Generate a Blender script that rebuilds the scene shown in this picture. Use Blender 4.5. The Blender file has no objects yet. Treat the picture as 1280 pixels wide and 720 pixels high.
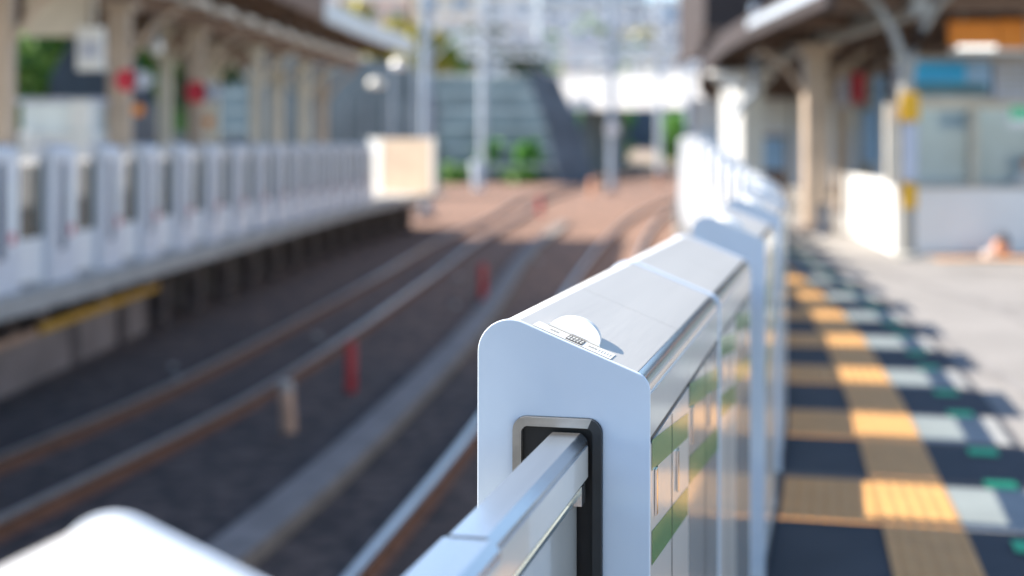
import bpy, math, random
from mathutils import Vector, Matrix
R = math.radians
random.seed(7)
C = bpy.context.scene.collection
SC = bpy.context.scene

# ------------------------------------------------------------------ camera, sky, sun, exposure
ZC = 1.55                       # eye height above the platform
F = 1777.8                      # focal length in photo pixels (50 mm on 36 mm)
cam = bpy.data.cameras.new('camera'); co = bpy.data.objects.new('camera', cam); C.objects.link(co)
co.location = (0, 0, ZC); co.rotation_euler = (R(90), 0, 0)
cam.lens = 50; cam.sensor_width = 36; cam.shift_y = -0.1406
cam.clip_start = 0.05; cam.clip_end = 3000
cam.dof.use_dof = True; cam.dof.focus_distance = 2.12; cam.dof.aperture_fstop = 1.85
SC.camera = co
AZ, EL = 14.5, 42.0             # sun from the left, a little beyond the gate ends
w = bpy.data.worlds.new('World'); SC.world = w; w.use_nodes = True
nt = w.node_tree
sky = nt.nodes.new('ShaderNodeTexSky'); sky.sky_type = 'NISHITA'; sky.sun_disc = False
sky.sun_elevation = R(EL); sky.sun_rotation = R(270 + AZ); sky.air_density = 1.0; sky.dust_density = 0.3; sky.ozone_density = 2.0
bg = nt.nodes['Background']; bg.inputs['Strength'].default_value = 0.115
nt.links.new(sky.outputs[0], bg.inputs['Color'])
sl = bpy.data.lights.new('sun', 'SUN'); sl.energy = 5.0; sl.angle = R(0.5); sl.color = (1.0, 0.91, 0.79)
so = bpy.data.objects.new('sun', sl); C.objects.link(so)
d = Vector((math.cos(R(AZ))*math.cos(R(EL)), -math.sin(R(AZ))*math.cos(R(EL)), -math.sin(R(EL))))
so.rotation_euler = d.to_track_quat('-Z', 'Y').to_euler(); so.location = (-20, 5, 20)
SC.view_settings.view_transform = 'Standard'; SC.view_settings.look = 'None'
SC.view_settings.gamma = 1; SC.view_settings.exposure = 1.32
SC.render.engine = 'CYCLES'
SC.cycles.use_denoising = True
SC.cycles.max_bounces = 8; SC.cycles.transparent_max_bounces = 16
SC.cycles.caustics_reflective = False; SC.cycles.caustics_refractive = False
SC.cycles.sample_clamp_indirect = 8

# ------------------------------------------------------------------ materials
def mat(name, col, rough=0.6, metal=0.0, var=0.0, scale=3.0, bump=0.0, bscale=40.0, coat=0.0, spec=0.5, stretch=None, col2=None, detail=5):
    m = bpy.data.materials.new(name); m.use_nodes = True
    t = m.node_tree; b = t.nodes['Principled BSDF']
    b.inputs['Base Color'].default_value = (*col, 1); b.inputs['Roughness'].default_value = rough
    b.inputs['Metallic'].default_value = metal; b.inputs['Coat Weight'].default_value = coat
    b.inputs['Coat Roughness'].default_value = 0.04
    b.inputs['Specular IOR Level'].default_value = spec
    tc = t.nodes.new('ShaderNodeTexCoord'); mp = t.nodes.new('ShaderNodeMapping')
    t.links.new(tc.outputs['Object'], mp.inputs['Vector'])
    if stretch: mp.inputs['Scale'].default_value = stretch
    if var > 0 or col2:
        n = t.nodes.new('ShaderNodeTexNoise'); n.inputs['Scale'].default_value = scale; n.inputs['Detail'].default_value = detail
        t.links.new(mp.outputs[0], n.inputs['Vector'])
        r = t.nodes.new('ShaderNodeValToRGB'); r.color_ramp.elements[0].position = 0.35; r.color_ramp.elements[1].position = 0.65
        c2 = col2 if col2 else tuple(min(1, c*(1+var)) for c in col)
        c1 = col if col2 else tuple(c*(1-var) for c in col)
        r.color_ramp.elements[0].color = (*c1, 1); r.color_ramp.elements[1].color = (*c2, 1)
        t.links.new(n.outputs['Fac'], r.inputs['Fac']); t.links.new(r.outputs[0], b.inputs['Base Color'])
    if bump > 0:
        n2 = t.nodes.new('ShaderNodeTexNoise'); n2.inputs['Scale'].default_value = bscale; n2.inputs['Detail'].default_value = 4
        t.links.new(mp.outputs[0], n2.inputs['Vector'])
        bp = t.nodes.new('ShaderNodeBump'); bp.inputs['Strength'].default_value = bump; bp.inputs['Distance'].default_value = 0.01
        t.links.new(n2.outputs['Fac'], bp.inputs['Height']); t.links.new(bp.outputs[0], b.inputs['Normal'])
    return m
def emit(name, col, s):
    m = mat(name, col); b = m.node_tree.nodes['Principled BSDF']
    b.inputs['Emission Color'].default_value = (*col, 1); b.inputs['Emission Strength'].default_value = s
    return m
def glassm(name, tint, gloss=1.0):
    m = bpy.data.materials.new(name); m.use_nodes = True; t = m.node_tree
    t.nodes.remove(t.nodes['Principled BSDF'])
    tr = t.nodes.new('ShaderNodeBsdfTransparent'); tr.inputs[0].default_value = (*tint, 1)
    gl = t.nodes.new('ShaderNodeBsdfGlossy'); gl.inputs['Roughness'].default_value = 0.02
    lw = t.nodes.new('ShaderNodeLayerWeight'); lw.inputs[0].default_value = 0.5
    pw_ = t.nodes.new('ShaderNodeMath'); pw_.operation = 'POWER'; pw_.inputs[1].default_value = 4.0
    fr = t.nodes.new('ShaderNodeMath'); fr.operation = 'MULTIPLY_ADD'; fr.inputs[1].default_value = .85; fr.inputs[2].default_value = .05
    t.links.new(lw.outputs['Facing'], pw_.inputs[0]); t.links.new(pw_.outputs[0], fr.inputs[0])
    mx = t.nodes.new('ShaderNodeMixShader')
    t.links.new(fr.outputs[0], mx.inputs[0]); t.links.new(tr.outputs[0], mx.inputs[1]); t.links.new(gl.outputs[0], mx.inputs[2])
    t.links.new(mx.outputs[0], t.nodes['Material Output'].inputs[0])
    return m
M = {
 'white': mat('white_paint', (0.80, 0.80, 0.80), 0.32, var=0.025, scale=6, bump=0.015, bscale=300),
 'plate': mat('end_plate_paint', (0.70, 0.785, 0.89), 0.38, var=0.03, scale=5, bump=0.03, bscale=500),
 'lilac': mat('lilac_grey_paint', (0.66, 0.67, 0.71), 0.4, var=0.07, scale=3),
 'alu': mat('brushed_aluminium', (0.56, 0.525, 0.465), 0.40, metal=0.25, var=0.06, scale=8, bump=0.05, bscale=120, stretch=(1, 0.04, 1)),
 'alu_pol': mat('polished_aluminium', (0.78, 0.78, 0.77), 0.14, metal=0.95, var=0.06, scale=20, stretch=(1, 0.05, 1)),
 'rail_alu': mat('rail_aluminium', (0.66, 0.67, 0.68), 0.22, metal=0.9, var=0.08, scale=14, bump=0.02, bscale=80, stretch=(1, 0.05, 1)),
 'side': mat('glossy_side_paint', (0.80, 0.785, 0.74), 0.3, coat=0.55, var=0.03, scale=4),
 'side_grey': mat('glossy_grey_panel', (0.60, 0.61, 0.59), 0.2, coat=0.7, var=0.05, scale=4),
 'green_side': mat('green_stripe_colour', (0.13, 0.36, 0.11), 0.25, coat=0.5, var=0.05),
 'black': mat('black_gasket', (0.012, 0.012, 0.014), 0.5, var=0.2, scale=20),
 'trim': mat('dark_metal_trim', (0.42, 0.40, 0.38), 0.35, metal=0.85, var=0.15, scale=25, bump=0.05, bscale=400),
 'trim_black': mat('black_trim', (0.025, 0.027, 0.03), 0.45, var=0.15, scale=25),
 'glass': glassm('gate_glass', (0.88, 0.93, 0.92)),
 'glass_dark': glassm('dark_gate_glass', (0.16, 0.22, 0.26)),
 'glass_clear': glassm('clear_glass', (0.86, 0.90, 0.92)),
 'sticker': mat('cream_sticker', (0.80, 0.77, 0.68), 0.5, var=0.02),
 'ink': mat('sticker_ink', (0.06, 0.05, 0.045), 0.6, var=0.1),
 'ink_grey': mat('sticker_grey_ink', (0.42, 0.41, 0.38), 0.6, var=0.1),
 'dome': mat('white_dome_plastic', (0.82, 0.83, 0.82), 0.3, var=0.02),
 'asphalt': mat('platform_asphalt', (0.235, 0.222, 0.21), 0.85, var=0.10, scale=1.2, bump=0.5, bscale=90),
 'asphalt_shade': mat('shade_toned_asphalt', (0.05, 0.052, 0.06), 0.85, var=0.12, scale=2.5, bump=0.4, bscale=90),
 'edge': mat('concrete_coping', (0.42, 0.40, 0.37), 0.8, var=0.12, scale=3, bump=0.3, bscale=40),
 'conc': mat('weathered_concrete', (0.24, 0.20, 0.185), 0.85, var=0.2, scale=1.6, bump=0.3, bscale=20),
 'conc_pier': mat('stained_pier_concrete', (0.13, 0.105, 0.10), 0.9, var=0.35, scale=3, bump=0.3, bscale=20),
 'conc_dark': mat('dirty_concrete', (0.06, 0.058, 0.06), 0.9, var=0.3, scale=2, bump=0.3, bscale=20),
 'tactile': mat('yellow_tactile', (0.72, 0.34, 0.11), 0.6, var=0.06, scale=6),
 'dark_line': mat('dark_floor_line', (0.20, 0.19, 0.185), 0.8, var=0.2),
 'greenm': mat('green_floor_mark', (0.03, 0.50, 0.22), 0.6, var=0.1),
 'light_band': mat('painted_light_band', (0.27, 0.275, 0.27), 0.7, var=0.1),
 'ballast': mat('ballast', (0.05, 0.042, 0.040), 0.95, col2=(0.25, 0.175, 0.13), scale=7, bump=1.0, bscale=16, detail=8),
 'ground': mat('far_ground', (0.22, 0.19, 0.16), 0.95, col2=(0.34, 0.28, 0.24), scale=0.6, bump=0.5, bscale=5),
 'rust': mat('rusty_steel', (0.16, 0.075, 0.045), 0.75, var=0.25, scale=9, bump=0.3, bscale=30),
 'railtop': mat('worn_rail_head', (0.52, 0.50, 0.48), 0.30, metal=0.9, var=0.1, scale=8),
 'sleeper': mat('concrete_sleeper', (0.11, 0.095, 0.085), 0.9, var=0.25, scale=5, bump=0.3),
 'trough': mat('cable_trough_concrete', (0.21, 0.195, 0.185), 0.85, var=0.15, scale=3, bump=0.3, bscale=30),
 'screen_cream': mat('cream_board', (0.50, 0.40, 0.31), 0.6, var=0.10, scale=1.5),
 'cream': mat('cream_painted_steel', (0.66, 0.60, 0.50), 0.55, var=0.08, scale=3),
 'beige': mat('beige_column_paint', (0.50, 0.395, 0.305), 0.55, var=0.1, scale=2),
 'brownroof': mat('brown_roof_underside', (0.12, 0.075, 0.055), 0.8, var=0.2, scale=1.5),
 'beam': mat('brown_beam', (0.19, 0.12, 0.085), 0.7, var=0.15, scale=2),
 'darkroof': mat('dark_canopy', (0.045, 0.033, 0.032), 0.8, var=0.2, scale=2),
 'roofwhite': mat('white_fascia', (0.72, 0.74, 0.74), 0.5, var=0.06, scale=2),
 'steel': mat('grey_blue_steel', (0.36, 0.42, 0.50), 0.5, metal=0.2, var=0.1, scale=3),
 'steel_light': mat('pale_galvanised_steel', (0.55, 0.60, 0.66), 0.45, metal=0.3, var=0.1, scale=3),
 'greycol': mat('grey_column_paint', (0.33, 0.32, 0.29), 0.5, var=0.1, scale=2),
 'yellow': mat('yellow_sign', (0.80, 0.42, 0.01), 0.45, var=0.05),
 'yellowband': mat('yellow_band', (0.62, 0.34, 0.02), 0.6, var=0.15, scale=4),
 'orange': mat('orange_sign', (0.80, 0.25, 0.01), 0.5, var=0.04),
 'orangepost': mat('faded_orange_post', (0.75, 0.36, 0.20), 0.6, var=0.1),
 'red': mat('red_post', (0.45, 0.03, 0.035), 0.5, var=0.1),
 'redsign': mat('red_sign', (0.62, 0.03, 0.06), 0.5, var=0.05),
 'wood': mat('pale_wood_post', (0.50, 0.32, 0.22), 0.7, var=0.15, scale=6),
 'cyan': mat('cyan_poster', (0.01, 0.38, 0.78), 0.4, col2=(0.02, 0.46, 0.82), scale=2),
 'teal': mat('dark_teal_poster', (0.03, 0.15, 0.18), 0.4, var=0.3, scale=6),
 'pblue': mat('pale_blue_poster', (0.30, 0.50, 0.75), 0.4, var=0.1),
 'lavender': mat('pale_grey_board', (0.50, 0.53, 0.62), 0.5, var=0.06, scale=4),
 'wall_white': mat('white_wall', (0.82, 0.82, 0.80), 0.5, var=0.03, scale=2),
 'navy': mat('dark_navy_panel', (0.04, 0.07, 0.12), 0.5, var=0.2, scale=3),
 'shutter': mat('blue_grey_glass', (0.74, 0.82, 0.86), 0.2, coat=0.5, var=0.12, scale=1.2),
 'dark': mat('dark_void', (0.03, 0.03, 0.035), 0.8, var=0.3),
 'greensign': mat('green_sign', (0.10, 0.60, 0.30), 0.4, var=0.05),
 'skin': mat('skin', (0.60, 0.34, 0.24), 0.55, var=0.04),
 'hair': mat('dark_hair', (0.03, 0.02, 0.018), 0.6, var=0.2, scale=30),
 'bark': mat('bark', (0.11, 0.08, 0.06), 0.9, var=0.3, scale=5),
 'leaf': mat('leaves_green', (0.05, 0.15, 0.02), 0.6, col2=(0.15, 0.32, 0.03), scale=0.7),
 'leaf_bright': mat('leaves_bright', (0.07, 0.26, 0.03), 0.6, col2=(0.16, 0.38, 0.04), scale=0.9),
 'leaf_yellow': mat('leaves_yellow', (0.30, 0.30, 0.03), 0.6, col2=(0.42, 0.34, 0.04), scale=0.6),
 'leaf_dark': mat('leaves_dark', (0.025, 0.06, 0.03), 0.6, col2=(0.05, 0.11, 0.04), scale=0.7),
 'retain': mat('retaining_wall_concrete', (0.17, 0.215, 0.225), 0.9, var=0.18, scale=0.5, bump=0.3, bscale=6),
 'retain2': mat('paler_retaining_concrete', (0.42, 0.47, 0.48), 0.9, var=0.15, scale=0.5),
 'abut': mat('blue_grey_abutment', (0.10, 0.135, 0.17), 0.8, var=0.2, scale=0.6),
 'white_steel': mat('white_galvanised_steel', (0.78, 0.80, 0.82), 0.5, var=0.05),
 'bridge': mat('white_bridge_paint', (0.80, 0.80, 0.80), 0.5, var=0.05, scale=1),
 'bwhite': mat('pale_building_render', (0.84, 0.84, 0.85), 0.7, var=0.06, scale=0.3),
 'bblue': mat('blue_grey_building_render', (0.72, 0.77, 0.84), 0.7, var=0.06, scale=0.3),
 'bcream': mat('cream_building_render', (0.70, 0.62, 0.50), 0.7, var=0.06, scale=0.3),
 'bpink': mat('pinkish_building_render', (0.66, 0.52, 0.48), 0.7, var=0.06, scale=0.3),
 'bwin': mat('building_window', (0.28, 0.34, 0.42), 0.15, var=0.3, scale=0.8),
 'lampw': mat('white_lamp_globe', (0.85, 0.83, 0.80), 0.3, var=0.02),
 'lamplit': emit('lit_fluorescent', (1.0, 0.98, 0.92), 1.0),
}
# tactile bumps: a raised wave on the tiles
t = M['tactile'].node_tree; b = t.nodes['Principled BSDF']
tc = t.nodes.new('ShaderNodeTexCoord'); vo = t.nodes.new('ShaderNodeTexVoronoi'); vo.inputs['Scale'].default_value = 17; vo.inputs['Randomness'].default_value = 0
bp = t.nodes.new('ShaderNodeBump'); bp.inputs['Strength'].default_value = 1; bp.inputs['Distance'].default_value = -0.02
t.links.new(tc.outputs['UV'], vo.inputs['Vector']); t.links.new(vo.outputs['Distance'], bp.inputs['Height']); t.links.new(bp.outputs[0], b.inputs['Normal'])

t = M['ballast'].node_tree; b = t.nodes['Principled BSDF']  # tints ballast dark for the shaded near tracks, paler for the sunlit far part
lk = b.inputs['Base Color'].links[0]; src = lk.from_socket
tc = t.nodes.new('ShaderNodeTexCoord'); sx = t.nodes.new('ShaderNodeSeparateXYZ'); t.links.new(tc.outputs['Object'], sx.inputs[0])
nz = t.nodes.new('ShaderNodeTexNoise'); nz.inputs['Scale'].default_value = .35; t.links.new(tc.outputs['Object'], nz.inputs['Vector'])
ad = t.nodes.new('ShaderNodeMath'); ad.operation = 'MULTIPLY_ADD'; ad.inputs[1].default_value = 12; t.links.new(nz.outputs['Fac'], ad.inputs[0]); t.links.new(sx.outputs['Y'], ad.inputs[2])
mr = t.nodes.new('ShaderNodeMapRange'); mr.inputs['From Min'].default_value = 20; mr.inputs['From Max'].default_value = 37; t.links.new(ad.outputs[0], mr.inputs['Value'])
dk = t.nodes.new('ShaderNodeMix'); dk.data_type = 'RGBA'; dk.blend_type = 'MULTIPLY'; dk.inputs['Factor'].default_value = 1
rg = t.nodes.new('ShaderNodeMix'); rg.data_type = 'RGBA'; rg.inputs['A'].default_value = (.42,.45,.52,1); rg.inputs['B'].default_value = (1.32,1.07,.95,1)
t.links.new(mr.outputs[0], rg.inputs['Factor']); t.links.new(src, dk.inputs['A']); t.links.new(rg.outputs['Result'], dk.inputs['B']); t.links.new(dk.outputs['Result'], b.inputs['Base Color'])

# ------------------------------------------------------------------ mesh helpers
class MB:
    def __init__(s): s.v = []; s.f = []; s.uv = None
    def quad(s, *p):
        n = len(s.v); s.v += [tuple(q) for q in p]; s.f.append(tuple(range(n, n+len(p)))); return s
    def box(s, x0, x1, y0, y1, z0, z1, m=None):
        n = len(s.v); P = [(x0,y0,z0),(x1,y0,z0),(x1,y1,z0),(x0,y1,z0),(x0,y0,z1),(x1,y0,z1),(x1,y1,z1),(x0,y1,z1)]
        if m is not None: P = [tuple(m @ Vector(p)) for p in P]
        s.v += P; s.f += [tuple(n+i for i in q) for q in ((3,2,1,0),(4,5,6,7),(0,1,5,4),(1,2,6,5),(2,3,7,6),(3,0,4,7))]; return s
    def prism(s, prof, y0, y1):           # prof: (x,z) counter-clockwise seen from -y
        n = len(s.v); k = len(prof)
        s.v += [(x, y0, z) for x, z in prof] + [(x, y1, z) for x, z in prof]
        s.f.append(tuple(range(n, n+k))); s.f.append(tuple(range(n+2*k-1, n+k-1, -1)))
        for i in range(k):
            j = (i+1) % k; s.f.append((n+j, n+i, n+k+i, n+k+j))
        return s
    def strip(s, prof, y0, y1):           # open profile -> sheet
        n = len(s.v); k = len(prof)
        s.v += [(x, y0, z) for x, z in prof] + [(x, y1, z) for x, z in prof]
        for i in range(k-1): s.f.append((n+i, n+i+1, n+k+i+1, n+k+i))
        return s
    def tube(s, pts, r, seg=8, r2=None):
        pts = [Vector(p) for p in pts]; n = len(s.v); N = len(pts)
        for i, p in enumerate(pts):
            d = (pts[min(i+1, N-1)] - pts[max(i-1, 0)]).normalized()
            a = Vector((0,0,1)) if abs(d.z) < .9 else Vector((1,0,0))
            e1 = d.cross(a).normalized(); e2 = d.cross(e1)
            rr = r if r2 is None else r + (r2-r)*i/(N-1)
            for k in range(seg):
                q = 2*math.pi*k/seg; s.v.append(tuple(p + e1*math.cos(q)*rr + e2*math.sin(q)*rr))
        for i in range(N-1):
            for k in range(seg):
                a = n+i*seg+k; b_ = n+i*seg+(k+1) % seg; s.f.append((a, b_, b_+seg, a+seg))
        s.f.append(tuple(n+seg-1-k for k in range(seg))); s.f.append(tuple(n+(N-1)*seg+k for k in range(seg)))
        return s
    def lathe(s, prof, seg=20, c=(0,0), a0=0, a1=2*math.pi):   # prof (r,z)
        n = len(s.v); k = len(prof); full = abs(a1-a0-2*math.pi) < 1e-6; S = seg if full else seg+1
        for i in range(S):
            a = a0+(a1-a0)*i/seg
            for r, z in prof: s.v.append((c[0]+r*math.cos(a), c[1]+r*math.sin(a), z))
        for i in range(seg):
            j = (i+1) % S
            for q in range(k-1): s.f.append((n+i*k+q, n+j*k+q, n+j*k+q+1, n+i*k+q+1))
        return s
    def build(s, name, m, parent=None, smooth=False, loc=None, rz=0, bevel=0):
        me = bpy.data.meshes.new(name); me.from_pydata(s.v, [], s.f); me.update()
        me.materials.append(M[m])
        if s.uv:
            ul = me.uv_layers.new(name='UVMap'); k = 0
            for p in me.polygons:
                for li, vi in zip(p.loop_indices, p.vertices): ul.data[li].uv = s.uv[vi]
        if smooth:
            me.polygons.foreach_set('use_smooth', [True]*len(me.polygons)); me.set_sharp_from_angle(angle=R(35))
        o = bpy.data.objects.new(name, me); C.objects.link(o)
        if parent: o.parent = parent
        if loc: o.location = loc
        o.rotation_euler = (0, 0, rz)
        if bevel:
            bv = o.modifiers.new('bevel', 'BEVEL'); bv.width = bevel; bv.segments = 2; bv.limit_method = 'ANGLE'
        return o
def tag(o, label=None, cat=None, group=None, kind=None):
    if label: o['label'] = label
    if cat: o['category'] = cat
    if group: o['group'] = group
    if kind: o['kind'] = kind
    return o
def empty(name, loc, rz, label, cat, group=None):
    o = bpy.data.objects.new(name, None); C.objects.link(o); o.location = loc; o.rotation_euler = (0,0,rz); o.empty_display_size = .1
    return tag(o, label, cat, group)
KIDS = {}
def copy_tree(o, parent=None):
    c = o.copy(); C.objects.link(c)
    if parent: c.parent = parent
    for ch in o.children: copy_tree(ch, c)
    return c
def spl(pts):
    def f(y):
        n = len(pts)
        if y <= pts[0][0]: i = 0
        elif y >= pts[-1][0]: i = n-2
        else: i = max(k for k in range(n-1) if pts[k][0] <= y)
        (y0, x0), (y1, x1) = pts[i], pts[i+1]
        s0 = (x1-x0)/(y1-y0)
        sl_ = lambda k: (pts[k+1][1]-pts[k-1][1])/(pts[k+1][0]-pts[k-1][0]) if 0 < k < n-1 else (s0 if k in (i, i+1) else 0)
        if y < y0: return x0+(y-y0)*s0
        if y > y1: return x1+(y-y1)*s0
        h = y1-y0; u = (y-y0)/h; m0, m1 = sl_(i)*h, sl_(i+1)*h
        return (2*u**3-3*u*u+1)*x0+(u**3-2*u*u+u)*m0+(-2*u**3+3*u*u)*x1+(u**3-u*u)*m1
    return f
def head(f, y): return math.atan((f(y+.4)-f(y-.4))/.8)
def off(f, y, o, z=0.0):                       # point offset o to the right of the path
    a = head(f, y); return (f(y)+o*math.cos(a), y-o*math.sin(a), z)
def ribbon(mb, f, ya, yb, o0, o1, z, step=1.0):
    n = max(1, int(math.ceil((yb-ya)/step)))
    if mb.uv is None: mb.uv = []
    k = len(mb.v); L = ya
    for i in range(n+1):
        y = ya+(yb-ya)*i/n
        mb.v += [off(f, y, o0, z), off(f, y, o1, z)]; mb.uv += [(o0, y), (o1, y)]
    for i in range(n): mb.f.append((k+2*i, k+2*i+1, k+2*i+3, k+2*i+2))
    return mb

TACT_O = [(-3,.80),(5,.70),(7,.64),(9.6,.60),(13,.57),(17,.54),(60,.52)]
# gate line of this platform (track-side face), left platform coping, centre lines of both tracks
GATE = spl([(-3, -1.232), (2.1, -.05), (5.1, .65), (6.75, 1.02), (8.4, 1.36), (10.1, 1.67), (11.7, 1.94), (13.4, 2.17), (15.1, 2.36), (18.4, 2.64), (22, 2.86), (28, 3.35), (42, 5.0), (56, 7.3), (71, 11.0), (90, 17.5)])
TACT = spl([(y_, off(GATE, y_, o_)[0]+o_*math.sin(head(GATE,y_))*math.tan(head(GATE,y_))) for y_, o_ in TACT_O[:3]+[(8.4,.62)]+TACT_O[3:4]+[(11.3,.58)]+TACT_O[4:5]+[(15,.55)]+TACT_O[5:6]+[(20,.54),(24,.53),(30,.53),(40,.52),(50,.52)]+TACT_O[6:]])
LTRK = spl([(-6, -7.2), (0, -6.0), (9.9, -4.1), (15.4, -3.17), (27, -2.2), (39, -1.4), (48, -.5), (72, 1.6), (100, 6.2), (130, 13)])
RTRK = spl([(-6, -2.8), (0, -1.75), (8.56, -.44), (13.2, .2), (28, 1.8), (42, 3.5), (56, 5.7), (71, 9.2), (100, 18), (130, 30)])
LEDGE = spl([(-6, -7.8), (0, -6.95), (8, -5.95), (14.1, -5.1), (21, -4.65), (35, -3.80), (42, -3.05), (47, -2.2), (60, -.6)])

# ------------------------------------------------------------------ the setting
g = MB(); g.quad((-500,-60,-1.32), (500,-60,-1.32), (500,1200,-1.32), (-500,1200,-1.32))
tag(g.build('ground', 'ground'), kind='structure')
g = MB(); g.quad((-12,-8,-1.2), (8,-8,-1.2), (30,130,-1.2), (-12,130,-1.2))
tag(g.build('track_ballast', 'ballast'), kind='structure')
# right platform slab: closed polygon strip
def slab(f, ya, yb, o0, xr, z, zb, step=1.2):
    mb = MB(); n = int((yb-ya)/step)
    for i in range(n+1):
        y = ya+(yb-ya)*i/n; p = off(f, y, o0)
        mb.v += [(p[0], p[1], z), (xr, p[1], z), (xr, p[1], zb), (p[0], p[1], zb)]
    for i in range(n):
        for k in range(4):
            a = 4*i+k; b_ = 4*i+(k+1) % 4
            mb.f.append((a, b_, b_+4, a+4))
    mb.f += [(3,2,1,0), (4*n, 4*n+1, 4*n+2, 4*n+3)]
    return mb
tag(slab(GATE, -4, 85, -.12, 30, 0, -1.25).build('platform_floor', 'asphalt'), kind='structure')
mb = ribbon(MB(), GATE, -3, 60, -.10, 1.45, .004); tag(mb.build('gate_shade_strip', 'asphalt_shade'), kind='structure')  # dark strip: the gates' shade put into the floor colour
mb = ribbon(MB(), TACT, -3, 60, 0, .32, .012, .5); tag(mb.build('tactile_paving', 'tactile'), kind='structure')
UN = [5.1+1.665*i for i in range(34)]           # starts of the repeating cabinets along the platform
mb = MB()
for y in UN: ribbon(mb, GATE, y+.80, y+1.56, .27, .74, .008, .5)
tag(mb.build('door_tactile_paving', 'tactile'), kind='structure')
mb = MB()
for y in UN:
    ribbon(mb, GATE, y+.80, y+1.52, .90, 1.40, .008, .5)  # grey strips paint the sunlight falling through the glass doors
tag(mb.build('door_light_band', 'light_band'), kind='structure')
mb = MB()
for y in UN:
    for a in (.52, 1.50): ribbon(mb, GATE, y+a, y+a+.16, 1.16, 1.30, .012, .5)
tag(mb.build('door_position_marking', 'greenm'), kind='structure')
# thin dark lines laid on the asphalt
mb = MB()
for pts in ([(4.55,19.2),(4.5,16.5),(4.6,13.6),(4.35,11.3),(4.0,9.6),(4.05,8.2)], [(4.6,13.6),(5.4,12.9),(6.5,12.8),(8,12.6)], [(3.3,14),(3.45,12),(3.3,10),(3.15,8.6),(3.25,7)], [(5.5,18),(7.4,14.5),(9,12)]):
    for (x0,y0),(x1,y1) in zip(pts, pts[1:]):
        dx, dy = x1-x0, y1-y0; L = math.hypot(dx, dy); nx, ny = -dy/L*.035, dx/L*.035
        mb.quad((x0-nx,y0-ny,.005+.0003*len(mb.f)), (x0+nx,y0+ny,.005+.0003*len(mb.f)), (x1+nx,y1+ny,.005+.0003*len(mb.f)), (x1-nx,y1-ny,.005+.0003*len(mb.f)))
tag(mb.build('platform_dark_line', 'dark_line'), kind='structure')
# left platform: thin deck on a recessed base
mb = MB(); n = 46
for i in range(n+1):
    y = -5+(47+5)*i/n; p = off(LEDGE, y, 0)
    mb.v += [(p[0],p[1],0), (-16,p[1],0), (-16,p[1],-.22), (p[0],p[1],-.22)]
for i in range(n):
    for k in range(4):
        a = 4*i+k; b_ = 4*i+(k+1) % 4; mb.f.append((a, a+4, b_+4, b_))
mb.f += [(0,1,2,3), (4*n+3,4*n+2,4*n+1,4*n)]
tag(mb.build('opposite_platform_deck', 'edge'), kind='structure')
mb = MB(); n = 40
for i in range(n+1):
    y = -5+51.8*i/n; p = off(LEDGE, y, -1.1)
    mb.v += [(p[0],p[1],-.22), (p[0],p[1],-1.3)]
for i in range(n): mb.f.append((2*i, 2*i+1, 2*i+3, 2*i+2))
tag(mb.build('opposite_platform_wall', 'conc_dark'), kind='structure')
# tracks
def rail_mesh(f, ya, yb, o):
    hd = MB(); wb = MB(); n = int((yb-ya)/1.0)
    prof = [(-.035,-.03),(-.035,0),(.035,0),(.035,-.03)]
    pw = [(-.035,-.032),(-.012,-.045),(-.012,-.13),(-.065,-.15),(.065,-.15),(.012,-.13),(.012,-.045),(.035,-.032)]
    for mbb, pr in ((hd, prof), (wb, pw)):
        k = len(pr)
        for i in range(n+1):
            y = ya+(yb-ya)*i/n
            for px, pz in pr: mbb.v.append(off(f, y, o+px, -1.05+pz))
        for i in range(n):
            for q in range(k):
                a = k*i+q; b_ = k*i+(q+1) % k; mbb.f.append((a, b_, b_+k, a+k))
    return hd, wb
for f, lab in ((LTRK, 'curved rusty railway track nearest the far platform, left of the concrete cable trough'), (RTRK, 'curved railway track nearest the platform gates, right of the concrete cable trough')):
    T = empty('railway_track', (0,0,0), 0, lab, 'railway track', 'railway tracks between the platforms')
    for o in (-.5335, .5335):
        hd, wb = rail_mesh(f, -4, 125, o)
        r_ = wb.build('rail', 'rust', T); hd.build('rail_head', 'railtop', r_)
    smb = MB(); smb.box(-1.0, 1.0, -.12, .12, -.13, 0).box(-.72, -.35, -.14, .14, 0, .012).box(.35, .72, -.14, .14, 0, .012)
    s0 = smb.build('sleeper', 'sleeper', T); y = 3.0
    for i in range(98):
        c = s0 if i == 0 else s0.copy()
        if i: C.objects.link(c); c.parent = T
        c.location = (f(y), y, -1.213); c.rotation_euler = (0,0,-head(f, y)); y += .62
    st = MB()
    while y < 124:
        m = Matrix.Translation((f(y), y, -1.213)) @ Matrix.Rotation(-head(f, y), 4, 'Z'); st.box(-1,1,-.12,.12,-.13,0,m); y += .62
    tag(st.build('sleeper', 'sleeper', T), kind='stuff')
# cable trough between the tracks
TR = spl([(-4,-4.3),(0,-3.75),(9.25,-1.85),(15,-1.1),(22,-.45),(35.6,.45),(50,2.0)])
mb = MB(); n = 50
for i in range(n+1):
    y = -4+52*i/n
    for o, z in ((-.17,-1.21),(-.17,-1.08),(.17,-1.08),(.17,-1.21)): mb.v.append(off(TR, y, o, z))
for i in range(n):
    for q in range(3): a = 4*i+q; mb.f.append((a, a+1, a+5, a+4))
tag(mb.build('cable_trough', 'trough'), 'long pale concrete cable trough running between the two tracks', 'cable trough')
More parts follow.
